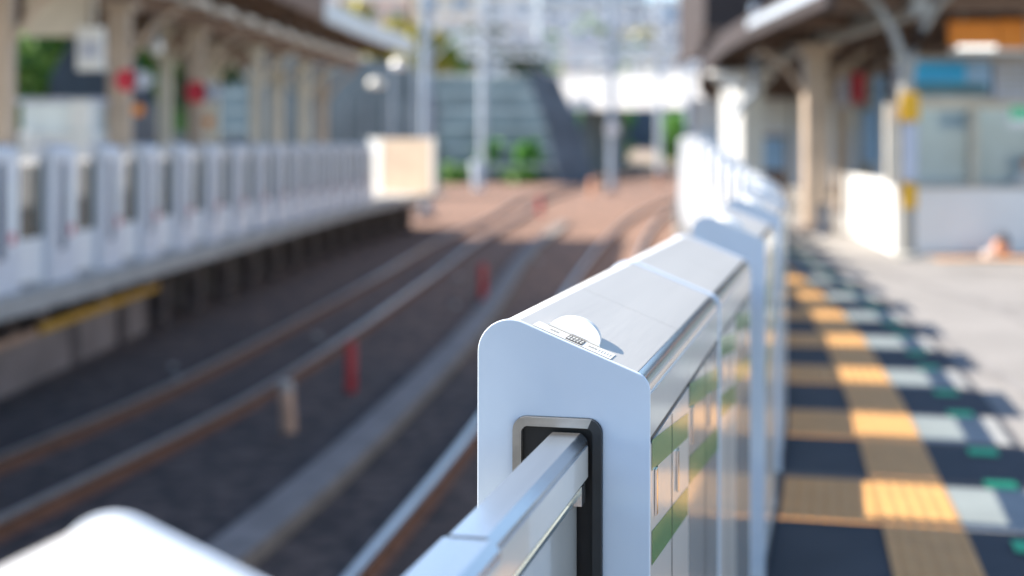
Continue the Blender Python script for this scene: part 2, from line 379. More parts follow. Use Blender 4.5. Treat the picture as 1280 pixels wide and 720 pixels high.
# loose pale stones
for i, (x, y, s) in enumerate([(-2.75,20.1,.06),(-4.15,17.4,.05),(-2.5,8.8,.05),(-3.9,16.6,.045),(-1.1,29,.08),(-.95,24,.06),(.6,33,.09)]):
    mb = MB(); mb.lathe([(0,0),(s,.02),(s*.9,s*.8),(s*.4,s*1.2),(0,s*1.25)], 7, (x, y)); 
    for k in range(len(mb.v)): v = mb.v[k]; mb.v[k] = (v[0]+random.uniform(-.2,.2)*s, v[1]+random.uniform(-.2,.2)*s, v[2]-1.2)
    tag(mb.build('stone', 'edge'), 'pale stone lying loose on the dark ballast', 'stone', 'loose stones on the ballast')

# ------------------------------------------------------------------ platform gates
W = .25
def arc(cx, cz, r, a0, a1, n): return [(cx+r*math.cos(R(a0+(a1-a0)*i/n)), cz+r*math.sin(R(a0+(a1-a0)*i/n))) for i in range(n+1)]
def slope(dr, rl=.046, rr=.026):
    dx, dz = W-rr-rl, dr+rr-rl; D_ = math.hypot(dx, dz)
    return math.atan(dz/dx)+math.asin((rl-rr)/D_)
def profile(h=1.288, drop=.070, g=0.0, w_=W, zb=.0):
    sl_ = math.degrees(slope(drop))
    rl, rr = .046, .026
    zr = h-drop
    pts = [(-g, zb)] ; pts = []
    pts += [(w_+g, zb)]
    pts += arc(w_-rr, zr-rr, rr+g, 0, 90-sl_, 8)
    pts += arc(rl, h-rl, rl+g, 90-sl_, 180, 12)
    pts += [(-g, zb)]
    return pts[::1]      # counter-clockwise seen from -y: right-bottom, up, across the top, down the left
PROF = profile()
def top_z(v, h=1.288, drop=.070):                # height of the sloping top at v
    sl_ = slope(drop); x0, z0 = .046+.046*math.sin(sl_), h-.046+.046*math.cos(sl_)
    return z0-(v-x0)*math.tan(sl_)
def opening_trim(T, ln, face_y, zt=1.150, v0=.052, v1=.184, zb=.10, sign=-1):
    th = .013; y0, y1 = (face_y-.009, face_y+.001)
    def U(a, b_, zt_, r): return [(a, zb)]+[(p, q) for p, q in arc(a+r, zt_-r, r, 180, 90, 6)]+[(p, q) for p, q in arc(b_-r, zt_-r, r, 90, 0, 6)]+[(b_, zb)]
    o = U(v0, v1, zt, .020); i_ = U(v0+th, v1-th, zt-th, .010)
    def band(lo, hi, name, m):
        mb = MB(); n = len(o)
        rng = [k for k in range(n)]
        for k in range(lo, hi):
            a, b_, c, d_ = o[k], o[k+1], i_[k+1], i_[k]
            mb.quad((a[0],y0,a[1]), (d_[0],y0,d_[1]), (c[0],y0,c[1]), (b_[0],y0,b_[1]))
            mb.quad((a[0],y0,a[1]), (b_[0],y0,b_[1]), (b_[0],y1,b_[1]), (a[0],y1,a[1]))
            mb.quad((d_[0],y0,d_[1]), (d_[0],y1+.0,d_[1]), (c[0],y1,c[1]), (c[0],y0,c[1]))
        return mb.build(name, m, T, smooth=True)
    return o, i_, band
def cabinet(name_label, group, loc, rz, ln, sections, openings=(True, True), near=False, h=1.288, pitch=0.0, stripes=True):
    """long white gate cabinet; sections = y of the raised plates; y runs from 0 (near end) to ln"""
    T = empty('platform_gate_cabinet', loc, rz, name_label, 'gate cabinet', group)
    T.rotation_euler = (pitch, 0, rz)
    dr = .070
    pr = profile(h, dr); pp = profile(h, dr, .0035)
    body = MB().prism(pr, .008, ln-.008).build('body', 'white', T, smooth=True)
    # end plates with the door slot cut out
    def plate(y, th, cut):
        mb = MB()
        def fin(mb):
            o_ = mb.build('end_plate', 'plate', T, smooth=not near)
            if near:
                bv = o_.modifiers.new('bevel', 'BEVEL'); bv.width = .0016; bv.segments = 2; bv.limit_method = 'ANGLE'; bv.angle_limit = R(60)
            return o_
        if not cut: return fin(mb.prism(pp, y, y+th))
        v0, v1, zt, zb = .052, .184, 1.150, .10
        r = .020
        hole = [(v0, zb)] + arc(v0+r, zt-r, r, 180, 90, 6) + arc(v1-r, zt-r, r, 90, 0, 6) + [(v1, zb)]
        # outer boundary from bottom-left round the top to bottom-right (reverse of pp), joined to the hole boundary
        loop = list(pp) + [(v0, .0)] + hole + [(v1, .0)]
        n = len(loop); k0 = len(mb.v)
        mb.v += [(x, y, z) for x, z in loop] + [(x, y+th, z) for x, z in loop]
        mb.f.append(tuple(range(n))); mb.f.append(tuple(range(2*n-1, n-1, -1)))
        for i in range(n): j = (i+1) % n; mb.f.append((j, i, n+i, n+j))
        mb.box(v0, v1, y+.0005, y+th-.0005, 0, zb)
        return fin(mb)
    plate(-.001, .008, openings[0]); plate(ln-.007, .008, openings[1])
    # dark recess behind the slot is a real dark panel, trims sit proud of the plate
    for e, ok in ((0, openings[0]), (1, openings[1])):
        if not ok: continue
        ya, yb = (.0072, .0078) if e == 0 else (ln-.0078, ln-.0072)
        MB().box(.05, .186, min(ya, yb), max(ya, yb), .10, 1.151).build('slot_lining', 'black', T)
        fy = -.001 if e == 0 else ln+.009
        o, i_, band = opening_trim(T, ln, fy)
        if near:
            band(0, 9, 'slot_trim', 'trim'); band(9, len(o)-1, 'slot_trim', 'trim_black')
        else: band(0, len(o)-1, 'slot_trim', 'trim_black')
    for y in sections:
        mb = MB().prism(profile(h, dr, .005), y-.012, y+.012); mb.build('joint_flange', 'plate', T, smooth=True)
    # aluminium top sheets between the plates, and the polished rounded edge
    ys = [.012]+[q for s in sections for q in (s-.014, s+.014)]+[ln-.012]
    k = 0
    for a, b_ in zip(ys[::2], ys[1::2]):
        cuts = [a, (a+b_)/2+ (.0 if near else 0), b_] if b_-a > .9 else [a, b_]
        if near: cuts = [a, a+(b_-a)*.45, b_]
        for c0, c1 in zip(cuts, cuts[1:]):
            c0 += .0015; c1 -= .0015
            mb = MB(); sl_ = math.degrees(slope(dr))
            va, vb = .056, W-.026+.026*math.sin(R(sl_))-.001
            mb.prism([(va, top_z(va,h,dr)-.002), (vb, top_z(vb,h,dr)-.002), (vb, top_z(vb,h,dr)+.0014), (va, top_z(va,h,dr)+.0014)], c0, c1).build('top_panel', 'alu', T)
            ar = arc(W-.026, h-dr-.026, .0276, 90-sl_, -2, 9)
            inn = arc(W-.026, h-dr-.026, .0255, 90-sl_, -2, 9)
            first = []
            MB().prism(inn + ar[::-1], c0, c1).build('corner_trim', 'alu_pol', T, smooth=True)
            # side: upper band, shadow gap, lower glossy panel
            zt = h-dr-.032
            L = c1-c0
            MB().box(W-.001, W+.0025, c0, c1, zt-.062, zt).build('upper_band', 'side', T)
            MB().box(W-.001, W+.0005, c0, c1, zt-.072, zt-.0622).build('shadow_gap', 'black', T)
            p = MB().box(W-.001, W+.0025, c0, c1, .12, zt-.0722).build('side_panel', 'side_grey' if k % 2 else 'side', T); k += 1
            if near:
                xo = W+.0031; ya_ = c0+.012; yb_ = c1-.012; fall = .095*(yb_-ya_)
                for z1, hh_ in ((1.118, .045), (.985, .05)):
                    mbs = MB(); mbs.quad((xo,ya_,z1-hh_),(xo,yb_,z1-hh_-fall),(xo,yb_,z1-fall),(xo,ya_,z1))
                    mbs.build('green_stripe', 'green_side', p)  # flat green bands laid over the side panel
                for yy, z0_ in ((c0+L*.08, 1.0), (c0+L*.62, .97)):
                    MB().box(W+.0033, W+.0062, yy, yy+.018, z0_, z0_+.068).build('handle', 'alu_pol', p)
                    MB().box(W+.0032, W+.0042, yy+.0185, yy+.032, z0_, z0_+.068).build('handle_recess', 'black', p)
                MB().box(W+.0032, W+.0036, c0+L*.5, c0+L*.5+.004, .12, zt-.074).build('panel_seam', 'black', p)
            elif stripes:
                mbs = MB(); xo = W+.0031
                for dz in (.2, .45): mbs.quad((xo,c0+.03,.55+dz-.1),(xo,c1-.03,.75+dz-.1),(xo,c1-.03,.75+dz),(xo,c0+.03,.55+dz))
                mbs.build('green_stripe', 'green_side', p)
    MB().box(-.004, W+.004, .01, ln-.01, .002, .06).build('plinth', 'trim_black', T)
    return T
def dome_and_label(T, h=1.288, dr=.070):
    sl_ = slope(dr)
    # local frame on the sloping top: origin at v, y
    def loc(v, y, lift): return Matrix.Translation((v, y, top_z(v,h,dr)+.0014+lift)) @ Matrix.Rotation(sl_, 4, 'Y')
    m = loc(.128, .072, 0)
    rr, hh = .041, .024
    mb = MB(); k = 9; S = 20
    for i in range(S+1):
        a = math.pi*i/S
        for q in range(k):
            ph = math.pi/2*q/(k-1); mb.v.append(tuple(m @ Vector((rr*math.cos(a)*math.cos(ph), 1.9*rr*math.sin(a)*math.cos(ph), hh*math.sin(ph)))))
    mb.v = [tuple(m @ (Vector((q[0], q[1]+q[2]*1.25, q[2])))) for q in [m.inverted() @ Vector(v) for v in mb.v]]
    for i in range(S):
        for q in range(k-1): mb.f.append((i*k+q, (i+1)*k+q, (i+1)*k+q+1, i*k+q+1))
    mb.f.append(tuple([q for q in range(k)] + [S*k+q for q in range(k-2, -1, -1)]))
    mb.build('status_lamp', 'dome', T, smooth=True)
    MB().box(-.043, .043, -.004, -.0005, .0004, .003, m).build('lamp_rim', 'alu_pol', T)
    m = loc(.137, .042, .0006)
    s = MB().box(-.066, .060, -.024, .024, 0, .0005, m).build('instruction_sticker', 'sticker', T)
    MB().box(-.014, .012, -.0195, .0195, .0007, .0012, m).build('black_field', 'ink', s)
    mt = MB(); rnd = random.Random(3)
    for row in (-1, 1):
        for c in range(5):
            x0 = -.0125+c*.0049
            yc = row*.009
            for yy in (-.0055, -.0005, .0045): 
                if rnd.random() < .8: mt.box(x0, x0+.0038, yc+yy-.0012, yc+yy+.0012, .0014, .0017, m)
            mt.box(x0+.0014, x0+.0023, yc-.0065, yc+.0065, .0014, .0018, m)
    mt.build('lettering', 'sticker', s)
    for (x0, n_) in ((-.042, 2), (.020, 2)):
        mt = MB()
        for r_ in range(3):
            for c in range(3): mt.box(x0+c*.005, x0+c*.005+.0038, -.006+r_*.0045, -.006+r_*.0045+.0028, .0007, .0010, m)
        mt.build('grey_lettering', 'ink_grey', s)
    mt = MB()
    for c in range(5): mt.box(.037+c*.0045, .0376+c*.0045, -.011, .011, .0007, .0010, m)
    mt.build('grey_lettering', 'ink_grey', s)

def at_gate(y): return (GATE(y), y, 0), -head(GATE, y)
# near cabinets (box 0 beside the camera, box 1 in focus)
HD = R(13.05)
def on_line(D): return (-.05+(D-2.1)*math.tan(HD), D, 0)
box1 = cabinet('white gate cabinet in sharp focus with dome lamp and instruction sticker on its top', 'white platform gate cabinets on this platform', on_line(2.1), -HD, 2.29/math.cos(HD), [1.17/math.cos(HD)], near=True, pitch=-R(.50))
dome_and_label(box1)
L0 = 2.3
p0 = on_line(1.03); p0 = (p0[0]-L0*math.sin(HD)-.028, p0[1]-L0*math.cos(HD), -.006)
box0 = cabinet('white gate cabinet nearest the camera, badly blurred in the bottom left corner', 'white platform gate cabinets on this platform', p0, -HD, L0, [1.2], near=True)

for ch in box0.children:
    if ch.name.startswith('top_panel'): ch.data.materials[0] = M['white']
def door_leaf(label, group, loc, rz, ln, v0, v1, zt, zg=.42, sw=.03, far=False, gm='glass', kw=None):
    T = empty('gate_door', loc, rz, label, 'gate door', group)
    ch = .010 if not far else .004
    def rail(z1, hgt, name, m, a=v0, b_=v1):
        pr = [(b_, z1-hgt), (b_, z1-ch), (b_-ch, z1), (a+ch*.5, z1), (a, z1-ch*.5), (a, z1-hgt)]
        return MB().prism(pr, 0, ln).build(name, m, T)
    rail(zt, .066 if not far else .08, 'top_rail', 'rail_alu')
    if not far: MB().box(v1-.0005, v1+.0015, .004, ln-.004, zt-.063, zt-.018).build('rail_cover', 'side', T)
    MB().box(v0+.004, v1-.004, .002, ln-.002, zt-(.072 if not far else .086), zt-(.0665 if not far else .0805)).build('gasket', 'black', T)
    vm = (v0+v1)/2
    MB().box(vm-.004, vm+.004, sw, ln-sw, zg, zt-(.0722 if not far else .0862)).build('glass', gm, T)
    if kw: MB().box(vm-kw, vm+kw, .0, ln, .05, zg).build('kick_panel', 'side_grey', T)
    else: MB().box(v0, v1, .0, ln, .05, zg).build('kick_panel', 'white', T)
    for a, b_ in ((0, sw), (ln-sw, ln)): MB().box(v0+.003, v1-.003, a, b_, zg, zt-(.0722 if not far else .0862)).build('stile', 'rail_alu', T)
    return T
DG = 'sliding gate doors on this platform'
s = on_line(1.555)
door_leaf('slim sliding gate door with aluminium rail sliding into the slot of the sharply focused cabinet', DG, s, -HD, (2.1-1.555)/math.cos(HD)+.004, .107, .163, 1.130, zg=1.03, kw=.012)
s = on_line(1.04)
door_leaf('wider blurred sliding gate door between the nearest cabinet and the slim door', DG, s, -HD, (1.552-1.04)/math.cos(HD), .101, .169, 1.128, zg=1.03, kw=.012)
s = on_line(4.40)
door_leaf('sliding gate door between the sharply focused cabinet and the second one', DG, s, -HD, .69, .107, .163, 1.05, far=True)
# repeating short cabinets and doors down the platform
ordn = ['second','third','fourth','fifth','sixth','seventh','eighth','ninth','tenth']
SG = 'white platform gate cabinets on this platform'
proto = {}
for i, y in enumerate(UN):
    tall = 0 if i < 7 else min(.40, (i-6)*.09)
    key = round(tall, 3)
    lo, rz = at_gate(y)
    lab = ('short white gate cabinet, %s cabinet counted from the blurred one at bottom left' % (['third','fourth','fifth','sixth'][i])) if i < 4 else ('low far gate cabinet, the %s one counted from the blurred one at bottom left' % ['seventh','eighth','ninth'][i-4]) if i < 7 else 'far white gate cabinet with sunlit track side in the blurred row behind'
    if key not in proto:
        proto[key] = cabinet(lab, SG, lo, rz, .84, [] , h=1.288+tall)
        if i == 0: 
            dm = MB(); dm.lathe([(.05,0),(.048,.01),(.03,.02),(0,.024)], 16, (.12,.12))
            for q in range(len(dm.v)): v = dm.v[q]; dm.v[q] = (v[0], v[1], v[2]+top_z(v[0])+.0005)
            dm.build('status_lamp', 'dome', proto[key], smooth=True)
        else:
            dm = MB(); dm.lathe([(.05,0),(.048,.01),(.03,.02),(0,.024)], 16, (.12,.12))
            for q in range(len(dm.v)): v = dm.v[q]; dm.v[q] = (v[0], v[1], v[2]+top_z(v[0],1.288+tall)+.0005)
            dm.build('status_lamp', 'dome', proto[key], smooth=True)
    else:
        c = copy_tree(proto[key]); c.location = lo; c.rotation_euler = (0,0,rz); c['label'] = lab
dp = {}
for i, y in enumerate(UN[:-1]):
    lo, rz = at_gate(y+.845); tall = 0 if i < 7 else round(min(.40, (i-6)*.09), 3)
    if tall not in dp:
        dp[tall] = door_leaf('sliding glass gate door in the blurred row beyond the focused cabinets' if i < 7 else 'solid white far gate door in the sunlit curve of the gate row', DG, lo, rz, .815, .107, .163, 1.06+tall*1.4, zg=.42 if i < 7 else .80+tall*1.4, sw=.10, far=True)
    else:
        c = copy_tree(dp[tall]); c.location = lo; c.rotation_euler = (0,0,rz)

# ------------------------------------------------------------------ far platform gates
def left_gate():
    T = empty('platform_gate_cabinet', (0,0,0), 0, 'pale gate cabinet with dark window in the row on the opposite platform edge', 'gate cabinet', 'gate cabinets on the opposite platform')
    pr = [(x, z) for x, z in [(.22,0),(.22,1.46),(.19,1.52),(.03,1.56),(0,1.52),(0,0)]]
    MB().prism(pr, 0, .78).build('body', 'lilac', T)
    MB().box(.215, .224, .26, .44, .35, 1.36).build('dark_window', 'navy', T)
    MB().box(.22, .228, .52, .68, .45, 1.15).build('notice', 'wall_white', T)
    MB().box(.2275, .230, .54, .66, .50, .62).build('red_mark', 'redsign', T)
    return T
lg = left_gate(); y = 11.0; k = 0
ld = None
while y < 38:
    p = off(LEDGE, y, -.42)
    c = lg if k == 0 else copy_tree(lg)
    c.location = (p[0], p[1], 0); c.rotation_euler = (0,0,-head(LEDGE, y))
    p = off(LEDGE, y+.79, -.36); rz = -head(LEDGE, y+.79)
    if ld is None:
        ld = door_leaf('glass gate door between pale cabinets on the opposite platform', 'gate doors on the opposite platform', p, rz, .80, .02, .08, 1.40, zg=.52, far=True, gm='glass_dark')
    else:
        c = copy_tree(ld); c.location = p; c.rotation_euler = (0,0,rz)
    y += 1.62; k += 1
# sunlit cream end screen
e = empty('end_screen', (-4.62, 46.6, 0), R(-42), 'sunlit cream white end screen closing the opposite platform beside the pale pole', 'screen')
MB().box(.5, 2.9, -.04, .04, .0, 1.72).build('panel', 'screen_cream', e); MB().box(0, .499, -.04, .04, .0, 1.72).build('side_panel', 'wall_white', e)
for x in (0, .5, 2.9): MB().box(x-.05, x+.05, -.06, .06, 0, 1.76).build('post', 'roofwhite', e)

# things under the left platform edge
tag(MB().box(-.2, .2, 0, 10.5, -1.25, -.62).build('foundation_wall', 'conc', loc=(-5.85, 10.4, 0), rz=R(-1.5)), 'pinkish brown low concrete wall under the edge of the opposite platform', 'wall')
tag(MB().box(-.03, .03, 0, 4.9, 0, .10).build('yellow_strip', 'yellowband', loc=(-5.42, 16.3, -.62), rz=R(-1.5)), 'long yellow strip on top of the concrete wall under the opposite platform', 'strip')
tag(MB().box(-.03, .03, 0, 4.6, 0, .08).build('yellow_strip', 'wood', loc=(-5.52, 11.5, -.62), rz=R(-1.5)), 'faded yellow strip at the left end of the low concrete wall', 'strip')
y = 12.0; pier0 = None; kk = 0
while y < 46:
    p = off(LEDGE, y, -.75)
    if pier0 is None:
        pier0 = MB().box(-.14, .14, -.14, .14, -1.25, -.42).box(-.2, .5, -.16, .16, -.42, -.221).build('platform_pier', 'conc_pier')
        tag(pier0, 'stubby concrete pier with bracket carrying the opposite platform deck', 'pier', 'piers under the opposite platform'); c = pier0
    else: c = pier0.copy(); C.objects.link(c)
    c.location = (p[0], p[1], 0); c.rotation_euler = (0,0,-head(LEDGE, y)); y += 1.9

# posts beside the tracks
def post(x, y, h_, r_, m, label, lean=0, name='marker_post'):
    mb = MB().lathe([(r_,0),(r_,h_-r_*.6),(r_*.8,h_-r_*.2),(0,h_)], 12)
    T = empty(name, (x, y, -1.205), 0, label, 'post', 'marker posts beside the tracks'); T.rotation_euler = (0, R(lean), 0)
    mb.build('shaft', m, T, smooth=True)
    MB().lathe([(r_*1.03,h_*.80),(r_*1.03,h_-r_*.6),(r_*.84,h_-r_*.2),(0,h_+.003)], 12).build('cap', 'edge' if m == 'wood' else m, T, smooth=True)
    return T
post(-2.13, 13.6, .50, .072, 'wood', 'short pale wooden marker post beside the rusty track', -4)
post(-1.79, 15.8, .56, .06, 'red', 'red marker post standing just behind the cable trough, the nearer red one')
post(-.52, 25.0, .66, .07, 'red', 'red marker post farther along the cable trough, close to the sunlit ballast')
post(1.1, 55, .7, .10, 'red', 'small far red post on sunlit ballast between the tracks')
post(4.3, 76, .9, .16, 'orangepost', 'far pale orange post left of the slim catenary pole')
post(9.6, 93, 1.0, .18, 'orangepost', 'far orange post right of the slim catenary pole')
post(-2.0, 84, 1.75, .30, 'steel_light', 'pale leaning post at the foot of the terraced retaining wall', -5)

# ------------------------------------------------------------------ left platform canopy and furniture
cn = empty('platform_canopy', (0,0,0), 0, 'brown roofed canopy with white fascia over the opposite platform', 'canopy')
def roof(f, ya, yb, o0, o1, z0, z1, name, m, par, step=3):
    mb = MB(); n = int((yb-ya)/step)
    for i in range(n+1):
        y_ = ya+(yb-ya)*i/n; a = off(f, y_, o0); b_ = off(f, y_, o1)
        mb.v += [(a[0],a[1],z0),(b_[0],b_[1],z0),(b_[0],b_[1],z1),(a[0],a[1],z1)]
    for i in range(n):
        for k in range(4):
            a = 4*i+k; b_ = 4*i+(k+1) % 4; mb.f.append((a, b_, b_+4, a+4))
    mb.f += [(3,2,1,0),(4*n,4*n+1,4*n+2,4*n+3)]
    return mb.build(name, m, par)
roof(LEDGE, -10, 42.5, -4.95, -.1, 4.45, 4.62, 'roof', 'brownroof', cn)
roof(LEDGE, 31, 42.6, -.095, .0, 4.25, 4.72, 'fascia', 'roofwhite', cn)
roof(LEDGE, -10, 31, -.095, .0, 4.25, 4.72, 'fascia', 'beam', cn)
roof(LEDGE, -10, 42, -1.75, -1.5, 3.75, 4.15, 'beam', 'beam', cn)
roof(LEDGE, -10, 42, -4.6, -4.35, 3.75, 4.15, 'beam', 'beam', cn)
for i in range(22):
    y = 1.0+i*1.9; a = off(LEDGE, y, -3.0); MB().box(-1.9, 2.8, -.07, .07, 4.16, 4.44, Matrix.Translation((a[0], a[1], 0)) @ Matrix.Rotation(-head(LEDGE, y), 4, 'Z')).build('rafter', 'beam', cn)
# fluorescent housings under the edge
fx = None
for i in range(13):
    y = 19+i*1.75; a = off(LEDGE, y, -.95)
    if fx is None:
        fx = empty('ceiling_lamp', a, 0, 'small white lamp housing in the line under the opposite canopy edge', 'lamp', 'lamp housings under the opposite canopy')
        MB().box(-.16, .16, -.42, .42, -.10, 0).build('housing', 'lampw', fx); MB().tube([(0,0,0),(0,0,.35)], .02, 6).build('hanger', 'steel', fx); c = fx
    else: c = copy_tree(fx)
    c.location = (a[0], a[1], 4.02); c.rotation_euler = (0,0,-head(LEDGE, y))
roof(LEDGE, 8, 31, -4.9, .02, 4.725, 5.15, 'upper_deck', 'beam', cn)
def column(x, y, w_, z1, m, label, group, low=None, par=None):
    T = empty('canopy_column', (x, y, 0), 0, label, 'column', group)
    MB().box(-w_/2, w_/2, -w_/2, w_/2, 0, z1).build('shaft', m, T, bevel=.02)
    MB().box(-w_*.8, w_*.8, -w_*.8, w_*.8, z1-.12, z1-.005).build('capital', m, T)
    MB().box(-w_*.7, w_*.7, -w_*.7, w_*.7, .001, .14).build('base', 'conc', T)
    for sx in (-1, 1):
        mb = MB().tube([(sx*w_*.4,0,z1-.9),(sx*(w_*.4+.35),0,z1-.4),(sx*(w_*.4+.8),0,z1-.1)], .05, 6); mb.build('bracket', m, T)
    return T
LC = 'canopy columns on the opposite platform'
cols = [(5,18,.24,'beige','beige column at the left border of the picture'),(150,22,.32,'beige','broad brown beige column right of the white booth'),
        (245,27,.30,'beige','beige column beside the second red round sign'),(320,32,.24,'cream','pale column, the fourth in the front row of the opposite platform'),
        (380,38,.28,'cream','pale column, next to last in the front row of the opposite platform'),(403,41.5,.28,'beige','last beige column at the far end of the opposite canopy'),
        (207,31,.26,'cream','cream column in the rear row, between the two red round signs'),(266,36.5,.30,'cream','cream column in the rear row, right of the second red sign'),(347,41.5,.30,'cream','pale cream column in the rear row near the far canopy end')]
for px, D, w_, m, lab in cols: column((px-640)/F*D, D, w_, 4.15 if 'rear' in lab else 3.749, m, lab, LC)
# white booth
b0 = empty('platform_booth', (-7.35, 21.2, 0), R(-3), 'white booth with grey window band standing behind the opposite gates', 'booth')
MB().box(0, 1.1, 0, 1.4, 0, 1.72).build('body', 'wall_white', b0, bevel=.02)
MB().box(.04, 1.06, .04, 1.36, 1.72, 2.15).build('window_band', 'shutter', b0)
MB().box(-.03, 1.13, -.03, 1.43, 2.15, 2.24).build('roof', 'lavender', b0)
MB().box(.82, 1.12, -.12, -.031, 1.75, 2.2).build('notice_box', 'wall_white', b0)
# dark stair side panel beyond
st = empty('stair_hood', (-8.3, 25.5, 0), 0, 'dark navy sloping stair hood behind the white booth', 'stair hood')
MB().prism([(0,0),(1.3,0),(1.3,2.3),(.75,3.6),(.45,3.6),(0,2.7)], 0, 2.6).build('side_wall', 'navy', st)
MB().tube([(1.25,-.05,2.35),(.75,-.05,3.6)], .03, 6).build('handrail', 'steel_light', st)
# hanging beige board and white sign
hs = empty('hanging_board', (-7.0, 20.5, 3.1), 0, 'big beige board hanging from the opposite canopy at the top left', 'board')
MB().box(0, 1.0, -.05, .05, 0, .75).build('panel', 'cream', hs, bevel=.01); 
for x in (.1, .9): MB().tube([(x,0,.75),(x,0,1.3)], .02, 6).build('hanger', 'beam', hs)
wsg = empty('hanging_sign', (-6.2, 20.3, 2.6), 0, 'upright white sign with pale green field hanging below the beige board', 'sign')
MB().box(0, .38, -.06, .06, 0, .62).build('panel', 'wall_white', wsg, bevel=.01)
MB().box(.05, .33, -.066, -.061, .16, .42).build('green_field', 'lavender', wsg)
MB().tube([(.19,0,.62),(.19,0,1.82)], .02, 6).build('hanger', 'beam', wsg)
lamp = empty('hanging_lamp', (-6.05, 24.2, 3.2), 0, 'round white lamp hanging on a thin rod between the beige columns', 'lamp')
MB().lathe([(0,-.14),(.09,-.1),(.13,0),(.09,.1),(.03,.15),(0,.15)], 16).build('globe', 'lampw', lamp, smooth=True); MB().tube([(0,0,.15),(0,0,1.2)], .015, 6).build('rod', 'steel', lamp)
for px, D, lab in ((158, 21.6, 'red and white round signs on the broad column right of the booth'), (246, 26.6, 'red and white round signs on the second column from the booth')):
    x = (px-640)/F*D
    sg = empty('round_sign', (x, D, 2.52), 0, lab, 'sign', 'round red and white signs on the columns')
    k = D/21.6
    for dx, m, nm, rr in ((0,'redsign','red_disc',.17),(.24,'lavender','white_disc',.15)):
        mb = MB(); mb.lathe([(0,0),(rr*k,0),(rr*k,.02),(0,.02)], 20)
        mb.v = [(v[0]+dx*k, -v[2], v[1]) for v in mb.v]; mb.build(nm, m, sg)
    mb = MB().lathe([(0,0),(.09,0),(.09,.02),(0,.02)], 16); mb.v = [(v[0]+.18*k, -v[2], v[1]-.45*k) for v in mb.v]; mb.build('orange_disc', 'orange', sg)
    MB().box(-.2, .5, .001, .03, -.02, .02).build('bracket', 'steel', sg)

# people -------------------------------------------------------------
def person(loc, rz, label, top, legs, hairm='hair', hgt=1.68, walk=.12):
    T = empty('person', loc, rz, label, 'person'); k = hgt/1.70
    V = [(0,0,.94),(0,0,1.10),(0,.01,1.28),(0,.01,1.42),(0,0,1.50),(0,-.01,1.57)]
    Rd = [(.15,.11),(.13,.10),(.16,.11),(.15,.09),(.055,.055),(.06,.06)]
    E = [(0,1),(1,2),(2,3),(3,4),(4,5)]
    def add(par, pts):
        for p, r in pts: V.append(p); Rd.append((r, r)); E.append((par, len(V)-1)); par = len(V)-1
        return par
    for s_ in (-1, 1):
        dy = walk*s_
        a = add(0, [((s_*.10,0,.86),.095),((s_*.10,-dy*.6-.02,.48),.062),((s_*.10,-dy+.02,.10),.042),((s_*.10,-dy-.02,.035),.04),((s_*.11,-dy-.15,.03),.032)])
        a = add(3, [((s_*.17,.01,1.40),.06),((s_*.21,dy*.5+.02,1.14),.046),((s_*.22,dy*.9-.04,.90),.032),((s_*.22,dy*.9-.05,.84),.030)])
        for q in range(4): add(a, [((s_*.22, dy*.9-.075+q*.018, .79),.009),((s_*.217, dy*.9-.07+q*.017, .75+.004*abs(q-1)),.008)])
        add(a, [((s_*.215, dy*.9-.095, .82),.010),((s_*.21, dy*.9-.105, .79),.009)])
    me = bpy.data.meshes.new('body'); me.from_pydata([(x*k,y*k,z*k) for x,y,z in V], E, [])
    o = bpy.data.objects.new('body', me); C.objects.link(o); o.parent = T
    sm = o.modifiers.new('skin', 'SKIN'); sm.use_smooth_shade = True
    for i, r in enumerate(Rd): me.skin_vertices[0].data[i].radius = (r[0]*k, r[1]*k)
    me.skin_vertices[0].data[0].use_root = True
    ss = o.modifiers.new('sub', 'SUBSURF'); ss.levels = 1; ss.render_levels = 2
    # material by height: legs, top, skin
    me.materials.append(M[top])
    def sph(name, m, c, r, par, seg=16):
        pr = [(r[0]*math.sin(math.pi*i/10), -math.cos(math.pi*i/10)) for i in range(11)]
        mb = MB().lathe(pr, seg); mb.v = [(v[0]*k+c[0]*k, v[1]*r[1]/r[0]*k+c[1]*k, v[2]*r[2]*k+c[2]*k) for v in mb.v]
        return mb.build(name, m, par, smooth=True)
    hd = sph('head', 'skin', (0,-.01,1.655), (.075,.095,.115), T)
    sph('hair', hairm, (0,.018,1.69), (.082,.098,.10), hd)
    sph('nose', 'skin', (0,-.105,1.645), (.012,.018,.02), hd, 8)
    for s_ in (-1, 1):
        sph('eye', 'hair', (s_*.028,-.092,1.668), (.011,.008,.008), hd, 8)
        sph('ear', 'skin', (s_*.077,.0,1.65), (.012,.02,.03), hd, 8)
    sph('mouth', 'redsign', (0,-.098,1.607), (.022,.006,.006), hd, 8)
    tr = MB()
    for s_ in (-1, 1):
        dy = walk*s_; tr.tube([(s_*.095*k,0,.93*k),(s_*.10*k,(-dy*.6-.02)*k,.50*k),(s_*.10*k,(-dy+.02)*k,.09*k)], .112*k, 12, .062*k)
    tr.build('trousers', legs, T, smooth=True)
    return T
M['shirt_dark'] = mat('dark_red_cloth', (0.12, 0.03, 0.03), 0.9, var=0.1); M['shirt_blue'] = mat('blue_cloth', (0.10, 0.12, 0.30), 0.9, var=0.1)
M['shirt_pink'] = mat('pink_cloth', (0.62, 0.36, 0.34), 0.9, var=0.1); M['cloth_white'] = mat('white_cloth', (0.72, 0.70, 0.68), 0.9, var=0.05)
person((-7.05, 19.6, 0), R(20), 'person in dark red top at the left border of the picture', 'shirt_dark', 'navy', hgt=1.66)
person((-6.5, 22.6, 0), R(-30), 'person in blue and dark clothes waiting right of the white booth', 'shirt_blue', 'navy', hgt=1.72)
person((-6.55, 23.9, 0), R(10), 'person in a pale pink top standing beside the broad brown column', 'shirt_pink', 'navy', hgt=1.7)
